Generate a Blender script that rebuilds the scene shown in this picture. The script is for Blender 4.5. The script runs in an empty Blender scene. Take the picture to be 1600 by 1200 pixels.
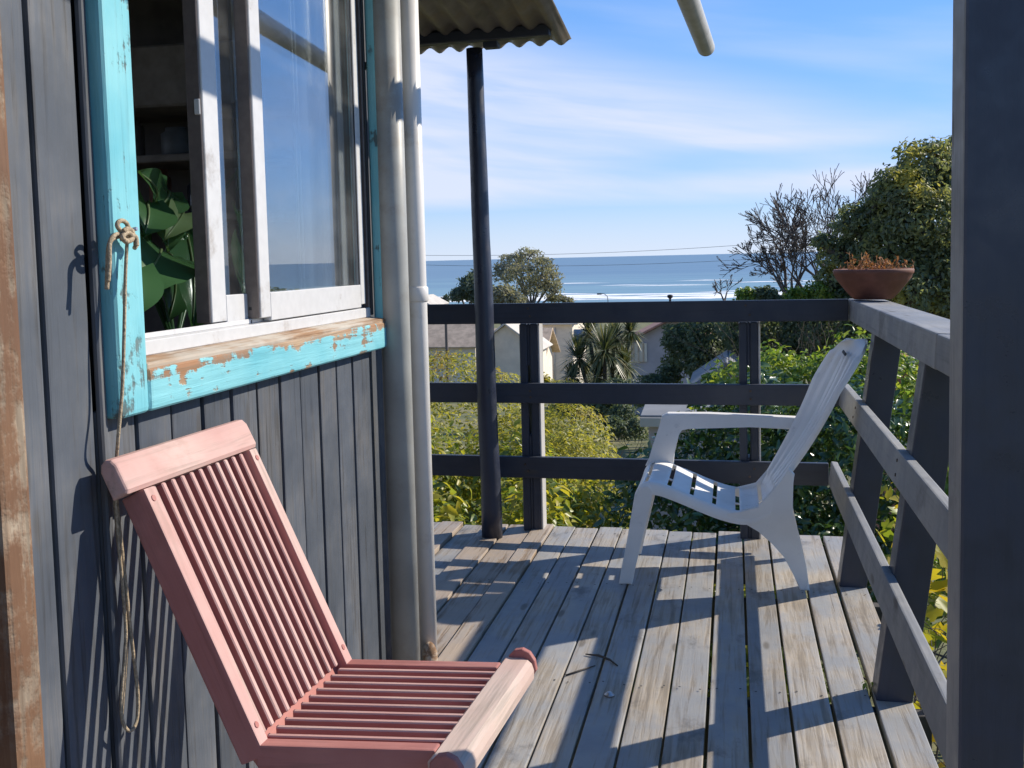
import bpy, bmesh, math, random
import numpy as np
from mathutils import Matrix, Vector, noise
random.seed(7)
rng = np.random.default_rng(7)
S = bpy.context.scene
C = S.collection

# ------------------------------------------------------------------ camera
FPX, PPX, PPY, HC = 1700.0, 800.0, 540.0, 1.18
def _axes():
    d1 = Vector((1145-PPX, 396-PPY, FPX)).normalized()
    h = Vector((145-PPX, 396+23.5-PPY, FPX))
    up = d1.cross(h).normalized()
    if up.y > 0: up = -up
    x = up.cross(d1)
    if x.x < 0: x = -x
    return x, d1, up
AX, AY, AZ = _axes()
cam = bpy.data.cameras.new('camera'); camo = bpy.data.objects.new('camera', cam); C.objects.link(camo)
cam.sensor_width = 36; cam.lens = 36*FPX/1600; cam.shift_y = -(600-PPY)/1600
cam.clip_start = 0.05; cam.clip_end = 90000
right = Vector((AX.x, AY.x, AZ.x)); down = Vector((AX.y, AY.y, AZ.y)); fwd = Vector((AX.z, AY.z, AZ.z))
camo.matrix_world = Matrix(((right.x, -down.x, -fwd.x, 0), (right.y, -down.y, -fwd.y, 0),
                            (right.z, -down.z, -fwd.z, HC), (0, 0, 0, 1)))
S.camera = camo
def ray(x, y):
    v = Vector((x-PPX, y-PPY, FPX))
    return Vector((AX.dot(v), AY.dot(v), AZ.dot(v)))
EYE = Vector((0, 0, HC))
def at(x, y, Y):
    r = ray(x, y); return EYE + r*(Y/r.y)
def atx(x, y, X):
    r = ray(x, y); return EYE + r*(X/r.x)

# ------------------------------------------------------------------ sun, sky, exposure
SUN = Vector((1.29, 0.83, 1.0)).normalized()
ELEV = math.asin(SUN.z); AZIM = math.atan2(SUN.x, SUN.y)
sl = bpy.data.lights.new('sun', 'SUN'); sl.energy = 3.4; sl.angle = math.radians(0.53); sl.color = (1, 0.91, 0.78)
so = bpy.data.objects.new('sun', sl); C.objects.link(so)
so.rotation_euler = SUN.to_track_quat('Z', 'Y').to_euler()
W = bpy.data.worlds.new('World'); S.world = W; W.use_nodes = True
def build_world():
    nt = W.node_tree; N = nt.nodes; L = nt.links; N.clear()
    out = N.new('ShaderNodeOutputWorld'); bg = N.new('ShaderNodeBackground'); bg.inputs[1].default_value = 0.128
    sky = N.new('ShaderNodeTexSky'); sky.sky_type = 'NISHITA'; sky.sun_disc = False
    sky.sun_elevation = ELEV; sky.sun_rotation = AZIM; sky.altitude = 20
    sky.air_density = 1.0; sky.dust_density = 0.0; sky.ozone_density = 3.5
    tc = N.new('ShaderNodeTexCoord')
    sep = N.new('ShaderNodeSeparateXYZ'); L.new(tc.outputs['Generated'], sep.inputs[0])
    def M(op, a, b=None, c=None):
        n = N.new('ShaderNodeMath'); n.operation = op
        for i, v in enumerate((a, b, c)):
            if v is None: continue
            if isinstance(v, (int, float)): n.inputs[i].default_value = v
            else: L.new(v, n.inputs[i])
        return n.outputs[0]
    az = M('ARCTAN2', sep.outputs[0], sep.outputs[1]); el = M('ARCSINE', sep.outputs[2])
    def ss(v, lo, hi, a=0.0, b=1.0):
        n = N.new('ShaderNodeMapRange'); n.interpolation_type = 'SMOOTHSTEP'
        for i, q in enumerate((lo, hi, a, b)): n.inputs[i+1].default_value = q
        L.new(v, n.inputs[0]); return n.outputs[0]
    def streak(sx, sy, tilt, off, det, dist, lo, hi):
        cmb = N.new('ShaderNodeCombineXYZ')
        L.new(M('MULTIPLY', M('SINE', M('MULTIPLY', az, 0.5)), 2*sx), cmb.inputs[0])
        L.new(M('MULTIPLY', M('ADD', el, M('MULTIPLY', M('SINE', az), tilt)), sy), cmb.inputs[1])
        L.new(M('MULTIPLY', M('COSINE', az), 0.8), cmb.inputs[2])
        mp = N.new('ShaderNodeMapping'); mp.inputs['Location'].default_value = off
        L.new(cmb.outputs[0], mp.inputs[0])
        nz = N.new('ShaderNodeTexNoise'); nz.inputs['Scale'].default_value = 1.0
        nz.inputs['Detail'].default_value = det; nz.inputs['Distortion'].default_value = dist
        nz.inputs['Roughness'].default_value = 0.5
        L.new(mp.outputs[0], nz.inputs['Vector']); return ss(nz.outputs[0], lo, hi)
    # a bank of cirrus over the sea, thinning to the right, with wind-drawn streaks
    edge = M('SUBTRACT', el, M('SUBTRACT', 0.152, M('MULTIPLY', M('SINE', az), 0.26)))
    body = M('MULTIPLY', ss(edge, -0.075, 0.030, 1, 0), ss(el, 0.036, 0.066))
    st1 = streak(3.0, 20.0, 0.20, (3.1, 0.4, 0), 6, 0.7, 0.30, 0.66)
    st2 = streak(7.0, 75.0, 0.10, (1.1, 2.4, 2), 4, 0.6, 0.35, 0.70)
    gap = M('SUBTRACT', 1.0, M('MULTIPLY', M('MULTIPLY', ss(el, 0.062, 0.078), ss(el, 0.084, 0.100, 1, 0)), ss(az, -0.17, -0.02, 0, 0.75)))
    m = M('MULTIPLY', M('MULTIPLY', body, gap), M('ADD', M('MULTIPLY', M('ADD', M('MULTIPLY', st1, 0.75), M('MULTIPLY', st2, 0.25)), 0.62), 0.40))
    wide = streak(1.6, 7.0, 0.1, (0.3, 5.1, 7), 6, 0.9, 0.50, 0.80)
    m = M('ADD', M('MULTIPLY', m, 1.12), M('MULTIPLY', wide, 0.30))
    low = ss(el, -0.01, 0.07, 0.70, 0.0)
    m = M('MINIMUM', M('MAXIMUM', m, low), 0.85)
    k = (3.5, 5.4, 12.0)
    ad = N.new('ShaderNodeVectorMath'); ad.operation = 'ADD'; ad.inputs[1].default_value = k
    ml = N.new('ShaderNodeVectorMath'); ml.operation = 'MULTIPLY'; ml.inputs[1].default_value = k
    dv = N.new('ShaderNodeVectorMath'); dv.operation = 'DIVIDE'
    L.new(sky.outputs[0], ad.inputs[0]); L.new(sky.outputs[0], ml.inputs[0])
    L.new(ml.outputs[0], dv.inputs[0]); L.new(ad.outputs[0], dv.inputs[1])
    hs = N.new('ShaderNodeHueSaturation'); hs.inputs['Saturation'].default_value = 1.20
    L.new(dv.outputs[0], hs.inputs['Color'])
    mix = N.new('ShaderNodeMixRGB'); L.new(m, mix.inputs[0]); L.new(hs.outputs[0], mix.inputs[1])
    mix.inputs[2].default_value = (3.2, 3.42, 4.2, 1)
    L.new(mix.outputs[0], bg.inputs[0]); L.new(bg.outputs[0], out.inputs[0])
build_world()
S.view_settings.view_transform = 'Standard'; S.view_settings.look = 'None'
S.view_settings.gamma = 1.0; S.view_settings.exposure = 0.95
try: S.view_settings.use_curve_mapping = False
except Exception: pass
S.cycles.max_bounces = 8; S.cycles.transparent_max_bounces = 16
S.cycles.diffuse_bounces = 4; S.cycles.glossy_bounces = 4; S.cycles.transmission_bounces = 6

# ------------------------------------------------------------------ materials
def newmat(name):
    m = bpy.data.materials.new(name); m.use_nodes = True
    nt = m.node_tree; return m, nt, nt.nodes, nt.links, nt.nodes['Principled BSDF']
def rgba(c): return (c[0], c[1], c[2], 1)
class G:
    """small node-graph helper"""
    def __init__(s, nt): s.nt = nt; s.N = nt.nodes; s.L = nt.links
    def math(s, op, a, b=None, clamp=False):
        n = s.N.new('ShaderNodeMath'); n.operation = op; n.use_clamp = clamp
        for i, v in enumerate((a, b)):
            if v is None: continue
            if isinstance(v, (int, float)): n.inputs[i].default_value = v
            else: s.L.new(v, n.inputs[i])
        return n.outputs[0]
    def obj_coord(s, scale=(1, 1, 1), rand=True, space='Object'):
        tc = s.N.new('ShaderNodeTexCoord'); v = tc.outputs[space]
        if rand:
            oi = s.N.new('ShaderNodeObjectInfo')
            cb = s.N.new('ShaderNodeCombineXYZ')
            r = s.math('MULTIPLY', oi.outputs['Random'], 41.0)
            for i in range(3): s.L.new(r, cb.inputs[i])
            ad = s.N.new('ShaderNodeVectorMath'); ad.operation = 'ADD'
            s.L.new(v, ad.inputs[0]); s.L.new(cb.outputs[0], ad.inputs[1]); v = ad.outputs[0]
        mp = s.N.new('ShaderNodeMapping'); mp.inputs['Scale'].default_value = scale
        s.L.new(v, mp.inputs[0]); return mp.outputs[0]
    def noise(s, vec, scale, detail=4, rough=0.55, dist=0.0):
        n = s.N.new('ShaderNodeTexNoise'); n.inputs['Scale'].default_value = scale
        n.inputs['Detail'].default_value = detail; n.inputs['Roughness'].default_value = rough
        n.inputs['Distortion'].default_value = dist
        s.L.new(vec, n.inputs['Vector']); return n.outputs[0]
    def ramp(s, f, lo, hi, a=0.0, b=1.0, smooth=True):
        n = s.N.new('ShaderNodeMapRange'); n.interpolation_type = 'SMOOTHSTEP' if smooth else 'LINEAR'
        n.inputs[1].default_value = lo; n.inputs[2].default_value = hi
        n.inputs[3].default_value = a; n.inputs[4].default_value = b
        s.L.new(f, n.inputs[0]); return n.outputs[0]
    def mix(s, f, a, b, mode='MIX'):
        n = s.N.new('ShaderNodeMixRGB'); n.blend_type = mode
        for i, v in ((0, f), (1, a), (2, b)):
            if isinstance(v, (int, float)): n.inputs[i].default_value = v
            elif isinstance(v, tuple): n.inputs[i].default_value = rgba(v)
            else: s.L.new(v, n.inputs[i])
        return n.outputs[0]
    def bump(s, h, strength, dist, bsdf):
        n = s.N.new('ShaderNodeBump'); n.inputs['Strength'].default_value = strength
        n.inputs['Distance'].default_value = dist
        s.L.new(h, n.inputs['Height']); s.L.new(n.outputs[0], bsdf.inputs['Normal'])
    def rand(s):
        return s.N.new('ShaderNodeObjectInfo').outputs['Random']

def weathered(name, paint, paint2, wood, wear=(0.62, 0.75), rough=0.6, spec=0.35, bump=0.5, grain=1.0,
              wood2=None, vary=0.25, dark=0.25, chips=False, knots=True, dirt=None, edge=None):
    """paint over wood: grain runs along local Y"""
    m, nt, N, L, B = newmat(name); g = G(nt)
    v = g.obj_coord((1, 1, 1)); vs = g.obj_coord((70*grain, 3.2*grain, 70*grain))
    fine = g.noise(vs, 1.0, 5, 0.6, 0.4)
    mid = g.noise(g.obj_coord((22*grain, 1.6*grain, 22*grain)), 1.0, 3, 0.5, 0.8)
    blot = g.noise(v, 3.4, 4, 0.6)
    blot2 = g.noise(v, 11.0, 5, 0.65)
    pc = g.mix(g.ramp(blot, 0.35, 0.68), paint, paint2)
    w2 = wood2 or tuple(c*0.55 for c in wood)
    wc = g.mix(g.ramp(mid, 0.38, 0.62), wood, w2)
    wc = g.mix(g.ramp(fine, 0.42, 0.58, 0.0, 0.55), wc, tuple(c*0.5 for c in wood))
    if chips:
        mask = g.math('ADD', g.math('MULTIPLY', blot2, 0.65), g.math('MULTIPLY', fine, 0.35))
    else:
        mask = g.math('ADD', g.math('ADD', g.math('MULTIPLY', fine, 0.40), g.math('MULTIPLY', blot, 0.40)),
                      g.math('MULTIPLY', mid, 0.20))
    if edge:   # wear concentrated along one long edge of the board: (axis, from, to, amount)
        sx = N.new('ShaderNodeSeparateXYZ'); tcx = N.new('ShaderNodeTexCoord'); L.new(tcx.outputs['Object'], sx.inputs[0])
        mask = g.math('ADD', mask, g.ramp(sx.outputs[edge[0]], edge[1], edge[2], edge[3], 0.0))
    mask = g.ramp(mask, wear[0], wear[1])
    col = g.mix(mask, pc, wc)
    col = g.mix(g.ramp(fine, 0.5, 0.75, 0.0, dark), col, tuple(c*0.35 for c in paint))
    if knots:
        vo = N.new('ShaderNodeTexVoronoi'); vo.feature = 'F1'; vo.inputs['Scale'].default_value = 1.0
        L.new(g.obj_coord((9, 2.6, 9)), vo.inputs['Vector'])
        kn = g.ramp(vo.outputs['Distance'], 0.06, 0.13, 0.7, 0.0)
        col = g.mix(kn, col, tuple(c*0.25 for c in wood))
    if dirt:
        dn = g.noise(g.obj_coord((1, 0.6, 1)), 6.0, 6, 0.7)
        col = g.mix(g.ramp(dn, 0.55, 0.72, 0, dirt[1]), col, dirt[0])
    r = g.rand()
    hv = N.new('ShaderNodeHueSaturation'); L.new(col, hv.inputs['Color'])
    L.new(g.ramp(r, 0, 1, 1-vary, 1+vary, False), hv.inputs['Value'])
    L.new(hv.outputs[0], B.inputs['Base Color'])
    L.new(g.ramp(blot2, 0.3, 0.7, rough-0.1, rough+0.15), B.inputs['Roughness'])
    B.inputs['Specular IOR Level'].default_value = spec
    h = g.math('ADD', g.math('MULTIPLY', fine, 0.6), g.math('MULTIPLY', mask, -0.5))
    g.bump(h, bump, 0.004, B)
    return m
def plain(name, col, rough=0.5, metal=0.0, spec=0.5, nscale=30, var=0.12, bump=0.0, dirt=None, coat=0.0):
    m, nt, N, L, B = newmat(name); g = G(nt)
    v = g.obj_coord((1, 1, 1))
    n1 = g.noise(v, nscale, 5, 0.6)
    c = g.mix(g.ramp(n1, 0.3, 0.7), tuple(x*(1-var) for x in col), tuple(min(1, x*(1+var)) for x in col))
    if dirt:
        n2 = g.noise(v, dirt[2], 6, 0.7)
        c = g.mix(g.ramp(n2, dirt[3], dirt[3]+0.15, 0, dirt[1]), c, dirt[0])
    L.new(c, B.inputs['Base Color'])
    B.inputs['Roughness'].default_value = rough; B.inputs['Metallic'].default_value = metal
    B.inputs['Specular IOR Level'].default_value = spec; B.inputs['Coat Weight'].default_value = coat
    if bump: g.bump(n1, bump, 0.003, B)
    return m
def leafmat(name, cols, trans=0.35, rough=0.42, spec=0.45, patch=None, pscale=0.8, objrand=False):
    """cols: 3 colours picked per leaf; patch: a colour that takes over in clumps"""
    m, nt, N, L, B = newmat(name); g = G(nt)
    if objrand: r = g.rand()
    else:
        ge = N.new('ShaderNodeNewGeometry'); r = ge.outputs['Random Per Island']
    cr = N.new('ShaderNodeValToRGB'); e = cr.color_ramp.elements
    e[0].position = 0.0; e[0].color = rgba(cols[0]); e[1].position = 1.0; e[1].color = rgba(cols[2])
    k = e.new(0.5); k.color = rgba(cols[1])
    L.new(r, cr.inputs[0]); col = cr.outputs[0]
    if patch:
        tc = N.new('ShaderNodeTexCoord')
        n = g.noise(tc.outputs['Object'], pscale, 3, 0.5)
        col = g.mix(g.ramp(n, patch[1], patch[1]+0.12, 0, 0.9), col, patch[0])
    L.new(col, B.inputs['Base Color']); B.inputs['Roughness'].default_value = rough
    B.inputs['Specular IOR Level'].default_value = spec
    tr = N.new('ShaderNodeBsdfTranslucent')
    tcol = g.mix(1.0, col, (1.4, 1.32, 0.7), 'MULTIPLY'); L.new(tcol, tr.inputs[0])
    mx = N.new('ShaderNodeMixShader'); mx.inputs[0].default_value = trans
    out = N['Material Output']
    L.new(B.outputs[0], mx.inputs[1]); L.new(tr.outputs[0], mx.inputs[2]); L.new(mx.outputs[0], out.inputs[0])
    return m

M = {}
M['siding'] = weathered('slate paint on siding', (0.056, 0.066, 0.082), (0.086, 0.097, 0.115), (0.23, 0.22, 0.21), (0.47, 0.68),
                        0.62, 0.35, 1.0, vary=0.16, dark=0.8)
M['rail'] = weathered('dark blue paint on rail', (0.030, 0.037, 0.054), (0.042, 0.049, 0.066), (0.22, 0.20, 0.18), (0.74, 0.86),
                      0.5, 0.45, 0.35, vary=0.12, dark=0.3)
M['rail_worn_post_skylit'] = weathered('worn grey paint on rail', (0.19, 0.20, 0.215), (0.255, 0.255, 0.255), (0.34, 0.29, 0.24), (0.58, 0.75),
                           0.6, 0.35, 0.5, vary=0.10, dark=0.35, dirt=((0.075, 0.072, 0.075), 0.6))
M['sunlit_side'] = weathered('pale bare sunlit post side', (0.40, 0.39, 0.38), (0.46, 0.44, 0.41), (0.42, 0.35, 0.27), (0.52, 0.66), 0.65, 0.3, 0.5, vary=0.05, dark=0.3)
M['post'] = weathered('navy paint on post', (0.022, 0.028, 0.050), (0.032, 0.038, 0.060), (0.18, 0.14, 0.13), (0.76, 0.88),
                      0.36, 0.6, 0.3, vary=0.05, dark=0.2, knots=False)
M['deck'] = weathered('worn deck paint', (0.27, 0.275, 0.28), (0.36, 0.335, 0.30), (0.44, 0.365, 0.27), (0.44, 0.62),
                      0.58, 0.35, 0.7, wood2=(0.31, 0.26, 0.20), vary=0.13, dark=0.5, dirt=((0.085, 0.08, 0.075), 0.65))
M['deck_tan'] = weathered('bare deck timber', (0.36, 0.29, 0.225), (0.31, 0.28, 0.25), (0.43, 0.31, 0.20), (0.50, 0.60),
                          0.6, 0.3, 0.7, wood2=(0.25, 0.18, 0.12), vary=0.12, dark=0.4)
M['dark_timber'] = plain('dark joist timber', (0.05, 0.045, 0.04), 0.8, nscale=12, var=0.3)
M['turq'] = weathered('turquoise paint', (0.13, 0.42, 0.49), (0.21, 0.51, 0.56), (0.13, 0.19, 0.19), (0.56, 0.62),
                      0.5, 0.4, 0.7, vary=0.04, dark=0.25, chips=True, knots=False, dirt=((0.10, 0.30, 0.34), 0.5))
M['turq_sill'] = weathered('flaking turquoise paint', (0.13, 0.42, 0.49), (0.21, 0.51, 0.56), (0.42, 0.30, 0.19), (0.55, 0.60),
                      0.55, 0.35, 0.9, wood2=(0.30, 0.15, 0.07), vary=0.02, dark=0.3, chips=True, knots=False, dirt=((0.10, 0.30, 0.34), 0.5), edge=(0, -0.036, -0.004, 0.13))
M['sill'] = weathered('flaking sill', (0.46, 0.42, 0.36), (0.40, 0.32, 0.24), (0.36, 0.20, 0.10), (0.44, 0.56),
                      0.7, 0.25, 0.9, grain=0.8, vary=0.02, dark=0.4, knots=False)
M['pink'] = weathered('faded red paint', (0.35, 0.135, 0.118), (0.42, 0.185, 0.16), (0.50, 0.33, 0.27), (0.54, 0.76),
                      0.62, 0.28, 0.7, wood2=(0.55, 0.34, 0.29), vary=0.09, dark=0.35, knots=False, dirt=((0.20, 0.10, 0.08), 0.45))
M['pink_faded_lit'] = weathered('faded and sunlit red paint', (0.47, 0.275, 0.245), (0.53, 0.355, 0.315), (0.56, 0.45, 0.38), (0.48, 0.70),
                          0.66, 0.25, 0.7, wood2=(0.54, 0.38, 0.33), vary=0.05, dark=0.25, knots=False, dirt=((0.33, 0.19, 0.15), 0.5))  # fading plus sunlight, both put into the colour
M['jamb'] = weathered('peeling brown post', (0.13, 0.068, 0.038), (0.20, 0.112, 0.062), (0.33, 0.27, 0.20), (0.47, 0.60),
                      0.7, 0.3, 0.9, wood2=(0.20, 0.11, 0.06), vary=0.05, dark=0.4, chips=True)
M['corner'] = weathered('green grey corner board', (0.20, 0.25, 0.26), (0.15, 0.19, 0.21), (0.28, 0.25, 0.22), (0.62, 0.75),
                        0.6, 0.3, 0.5, vary=0.05, dark=0.35)
M['white_alu'] = plain('white aluminium', (0.56, 0.56, 0.56), 0.35, 0.0, 0.5, 40, 0.04, dirt=((0.30, 0.26, 0.22), 0.6, 9, 0.57))
M['brown_alu'] = plain('brown sash edge', (0.13, 0.105, 0.095), 0.4, 0.0, 0.5, 40, 0.15)
M['rubber'] = plain('black rubber', (0.02, 0.02, 0.022), 0.6)
M['pipe_white'] = plain('white pipe', (0.66, 0.64, 0.61), 0.38, 0.0, 0.45, 8, 0.06, dirt=((0.42, 0.36, 0.29), 0.6, 5, 0.56))
M['pipe_grey'] = plain('beige pipe', (0.31, 0.315, 0.295), 0.45, 0.0, 0.4, 8, 0.10, dirt=((0.24, 0.22, 0.19), 0.7, 5, 0.52))
M['plastic'] = plain('white plastic', (0.82, 0.80, 0.765), 0.42, 0.0, 0.4, 6, 0.05, dirt=((0.48, 0.47, 0.46), 0.5, 14, 0.58))
M['pole_grey'] = plain('weathered grey pole', (0.42, 0.42, 0.41), 0.55, 0, 0.35, 9, 0.12, dirt=((0.25, 0.24, 0.22), 0.5, 6, 0.55))
M['pink_bleached'] = weathered('bleached bare rail', (0.50, 0.36, 0.31), (0.54, 0.42, 0.36), (0.56, 0.47, 0.39), (0.46, 0.66),
                      0.6, 0.3, 0.4, wood2=(0.50, 0.40, 0.33), vary=0.03, dark=0.3, knots=False, dirt=((0.42, 0.22, 0.18), 0.6))
M['cap'] = plain('zinc', (0.45, 0.45, 0.46), 0.35, 0.9)
M['bolt'] = plain('rusty bolt head', (0.10, 0.075, 0.06), 0.6, 0.6, 0.4, 60, 0.3)
M['black'] = plain('dark slot', (0.015, 0.015, 0.017), 0.7)
M['rope'] = plain('hemp rope', (0.36, 0.29, 0.20), 0.85, 0, 0.2, 180, 0.35, 0.8)
M['terracotta'] = plain('terracotta', (0.17, 0.07, 0.048), 0.7, 0, 0.3, 14, 0.2, 0.3, dirt=((0.20, 0.14, 0.11), 0.4, 9, 0.58))
M['soil'] = plain('soil', (0.06, 0.04, 0.03), 0.95, nscale=60, var=0.4, bump=0.8)
M['dry'] = leafmat('dried stems', ((0.42, 0.17, 0.07), (0.36, 0.20, 0.10), (0.30, 0.11, 0.06)), 0.2, 0.7, 0.2)
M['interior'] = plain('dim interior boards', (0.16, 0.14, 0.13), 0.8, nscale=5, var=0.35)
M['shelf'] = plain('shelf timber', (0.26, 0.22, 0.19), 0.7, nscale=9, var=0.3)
M['roof_under'] = plain('rusty corrugated sheet', (0.20, 0.175, 0.16), 0.5, 0.25, 0.4, 5, 0.35, dirt=((0.24, 0.18, 0.13), 0.7, 4, 0.5))
M['render'] = plain('cream house wall', (0.74, 0.66, 0.54), 0.85, nscale=1.5, var=0.08)
M['render_grey'] = plain('grey house wall', (0.42, 0.38, 0.39), 0.85, nscale=1.5, var=0.08)
M['roof_tan'] = plain('tan roof tiles', (0.50, 0.38, 0.27), 0.85, nscale=2.5, var=0.2)
M['roof_light'] = plain('pale roof sheet', (0.52, 0.48, 0.42), 0.75, nscale=2.0, var=0.1)
M['roof_red'] = plain('red brown roof', (0.36, 0.18, 0.13), 0.85, nscale=2.5, var=0.2)
M['roof_grey'] = plain('grey roof sheet', (0.20, 0.205, 0.21), 0.75, nscale=2.0, var=0.12)
M['brick'] = plain('brick', (0.30, 0.12, 0.07), 0.85, nscale=6, var=0.3)
M['win_dark'] = plain('dark window', (0.03, 0.035, 0.045), 0.12, 0, 0.6)
M['blue'] = plain('blue panel', (0.04, 0.13, 0.34), 0.5)
M['bark'] = plain('grey bark', (0.085, 0.072, 0.06), 0.9, nscale=14, var=0.35, bump=0.6)
M['twig'] = plain('bare twigs', (0.11, 0.09, 0.08), 0.9, nscale=14, var=0.3)
M['far_bark'] = plain('far bark', (0.16, 0.15, 0.14), 0.9, nscale=3, var=0.3)
M['lamp_grey'] = plain('street lamp paint', (0.14, 0.15, 0.16), 0.5)
M['hedge'] = leafmat('olive hedge leaves', ((0.18, 0.20, 0.04), (0.30, 0.30, 0.06), (0.42, 0.38, 0.08)), 0.52, 0.45, 0.4,
                     ((0.30, 0.21, 0.08), 0.58), 1.1)
M['front_leaf'] = leafmat('yellow green garden leaves', ((0.13, 0.19, 0.035), (0.28, 0.31, 0.045), (0.48, 0.41, 0.05)), 0.52, 0.4, 0.5,
                          ((0.10, 0.15, 0.04), 0.58), 2.2)
M['dark_leaf'] = leafmat('dark shiny leaves', ((0.035, 0.075, 0.03), (0.055, 0.11, 0.035), (0.10, 0.17, 0.045)), 0.3, 0.24, 0.8)
M['lit_leaf'] = leafmat('bright climber leaves', ((0.09, 0.17, 0.035), (0.17, 0.26, 0.05), (0.29, 0.35, 0.06)), 0.5, 0.38, 0.5)
M['grape'] = leafmat('yellow climbing leaves', ((0.18, 0.24, 0.03), (0.38, 0.35, 0.035), (0.48, 0.34, 0.03)), 0.5, 0.45, 0.4, objrand=True)
M['tree_leaf'] = leafmat('dark tree leaves', ((0.13, 0.165, 0.11), (0.18, 0.215, 0.125), (0.26, 0.28, 0.125)), 0.5, 0.45, 0.35,
                         ((0.44, 0.40, 0.10), 0.545), 0.9)
M['wood_leaf'] = leafmat('dusky thicket leaves', ((0.075, 0.11, 0.075), (0.105, 0.145, 0.09), (0.15, 0.185, 0.10)), 0.4, 0.55, 0.25,
                         ((0.17, 0.15, 0.05), 0.62), 0.35)
M['far_leaf'] = leafmat('greyish far leaves', ((0.20, 0.215, 0.18), (0.26, 0.265, 0.205), (0.31, 0.29, 0.22)), 0.4, 0.7, 0.15)  # greyed and lightened to stand in for distance haze
M['far_dark'] = leafmat('dark far leaves', ((0.08, 0.11, 0.10), (0.11, 0.15, 0.12), (0.15, 0.18, 0.13)), 0.35, 0.7, 0.15)
M['palm'] = leafmat('sword leaves', ((0.05, 0.075, 0.04), (0.10, 0.125, 0.06), (0.27, 0.25, 0.13)), 0.3, 0.4, 0.4)
M['house_leaf'] = leafmat('house plant leaves', ((0.045, 0.115, 0.045), (0.065, 0.150, 0.060), (0.10, 0.19, 0.085)), 0.3, 0.24, 0.5, objrand=True)
M['house_leaf_pale'] = leafmat('pale veins', ((0.15, 0.22, 0.10), (0.17, 0.24, 0.11), (0.2, 0.26, 0.13)), 0.25, 0.35, 0.5, objrand=True)
def glass_mat():
    m, nt, N, L, B = newmat('window glass'); g = G(nt)
    N.remove(B)
    tr = N.new('ShaderNodeBsdfTransparent'); tr.inputs[0].default_value = (0.88, 0.91, 0.92, 1)
    gl = N.new('ShaderNodeBsdfGlossy'); gl.inputs['Roughness'].default_value = 0.0
    lw = N.new('ShaderNodeLayerWeight'); lw.inputs['Blend'].default_value = 0.5
    fr = g.math('ADD', g.math('MULTIPLY', g.math('POWER', lw.outputs['Facing'], 3.0), 0.84), 0.13)
    mx = N.new('ShaderNodeMixShader'); L.new(fr, mx.inputs[0])
    L.new(tr.outputs[0], mx.inputs[1]); L.new(gl.outputs[0], mx.inputs[2])
    df = N.new('ShaderNodeBsdfDiffuse'); df.inputs[0].default_value = (0.6, 0.6, 0.58, 1)
    dust = g.noise(g.obj_coord((3, 3, 1)), 2.0, 6, 0.65)
    mx2 = N.new('ShaderNodeMixShader'); L.new(g.ramp(dust, 0.40, 0.8, 0.005, 0.07), mx2.inputs[0])
    L.new(mx.outputs[0], mx2.inputs[1]); L.new(df.outputs[0], mx2.inputs[2])
    L.new(mx2.outputs[0], N['Material Output'].inputs[0]); return m
M['glass'] = glass_mat()
def curtain_mat():
    m, nt, N, L, B = newmat('net curtain')
    B.inputs['Base Color'].default_value = (0.30, 0.27, 0.25, 1); B.inputs['Roughness'].default_value = 0.9
    return m
M['curtain'] = curtain_mat()
def sea_mat():
    m, nt, N, L, B = newmat('sea water'); g = G(nt)
    tc = N.new('ShaderNodeTexCoord')
    def st(sx, sy, sc, det):
        mp = N.new('ShaderNodeMapping'); mp.inputs['Scale'].default_value = (sx, sy, 1)
        L.new(tc.outputs['Object'], mp.inputs[0]); return g.noise(mp.outputs[0], sc, det, 0.6, 0.5)
    swell = st(0.0022, 0.016, 1.0, 4); chop = st(0.02, 0.09, 1.0, 5)
    sp = N.new('ShaderNodeSeparateXYZ'); L.new(tc.outputs['Object'], sp.inputs[0])
    near = g.ramp(sp.outputs[1], 560, 1500, 1, 0)
    col = g.mix(near, (0.145, 0.24, 0.33), (0.19, 0.32, 0.38))
    col = g.mix(g.ramp(swell, 0.42, 0.60, 0.0, 0.45), col, (0.10, 0.185, 0.28))
    col = g.mix(g.ramp(chop, 0.56, 0.72, 0.0, 0.25), col, (0.26, 0.40, 0.50))
    L.new(col, B.inputs['Base Color']); B.inputs['Roughness'].default_value = 0.45
    B.inputs['Specular IOR Level'].default_value = 0.22
    return m
M['sea'] = sea_mat()
M['foam'] = plain('surf foam', (0.82, 0.84, 0.85), 0.8, nscale=0.3, var=0.08)
def ground_mat():
    m, nt, N, L, B = newmat('grassy slope'); g = G(nt)
    tc = N.new('ShaderNodeTexCoord'); o = tc.outputs['Object']
    n = g.noise(o, 0.35, 6, 0.65); n2 = g.noise(o, 4.0, 5, 0.6)
    col = g.mix(g.ramp(n, 0.38, 0.62), (0.10, 0.115, 0.04), (0.20, 0.18, 0.08))
    col = g.mix(g.ramp(n2, 0.45, 0.65, 0, 0.6), col, (0.03, 0.04, 0.015))
    sp = N.new('ShaderNodeSeparateXYZ'); L.new(o, sp.inputs[0])
    col = g.mix(g.ramp(sp.outputs[1], 430, 480), col, (0.42, 0.37, 0.29))
    L.new(col, B.inputs['Base Color']); B.inputs['Roughness'].default_value = 0.95
    g.bump(n2, 0.6, 0.1, B); return m
M['ground'] = ground_mat()

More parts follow.
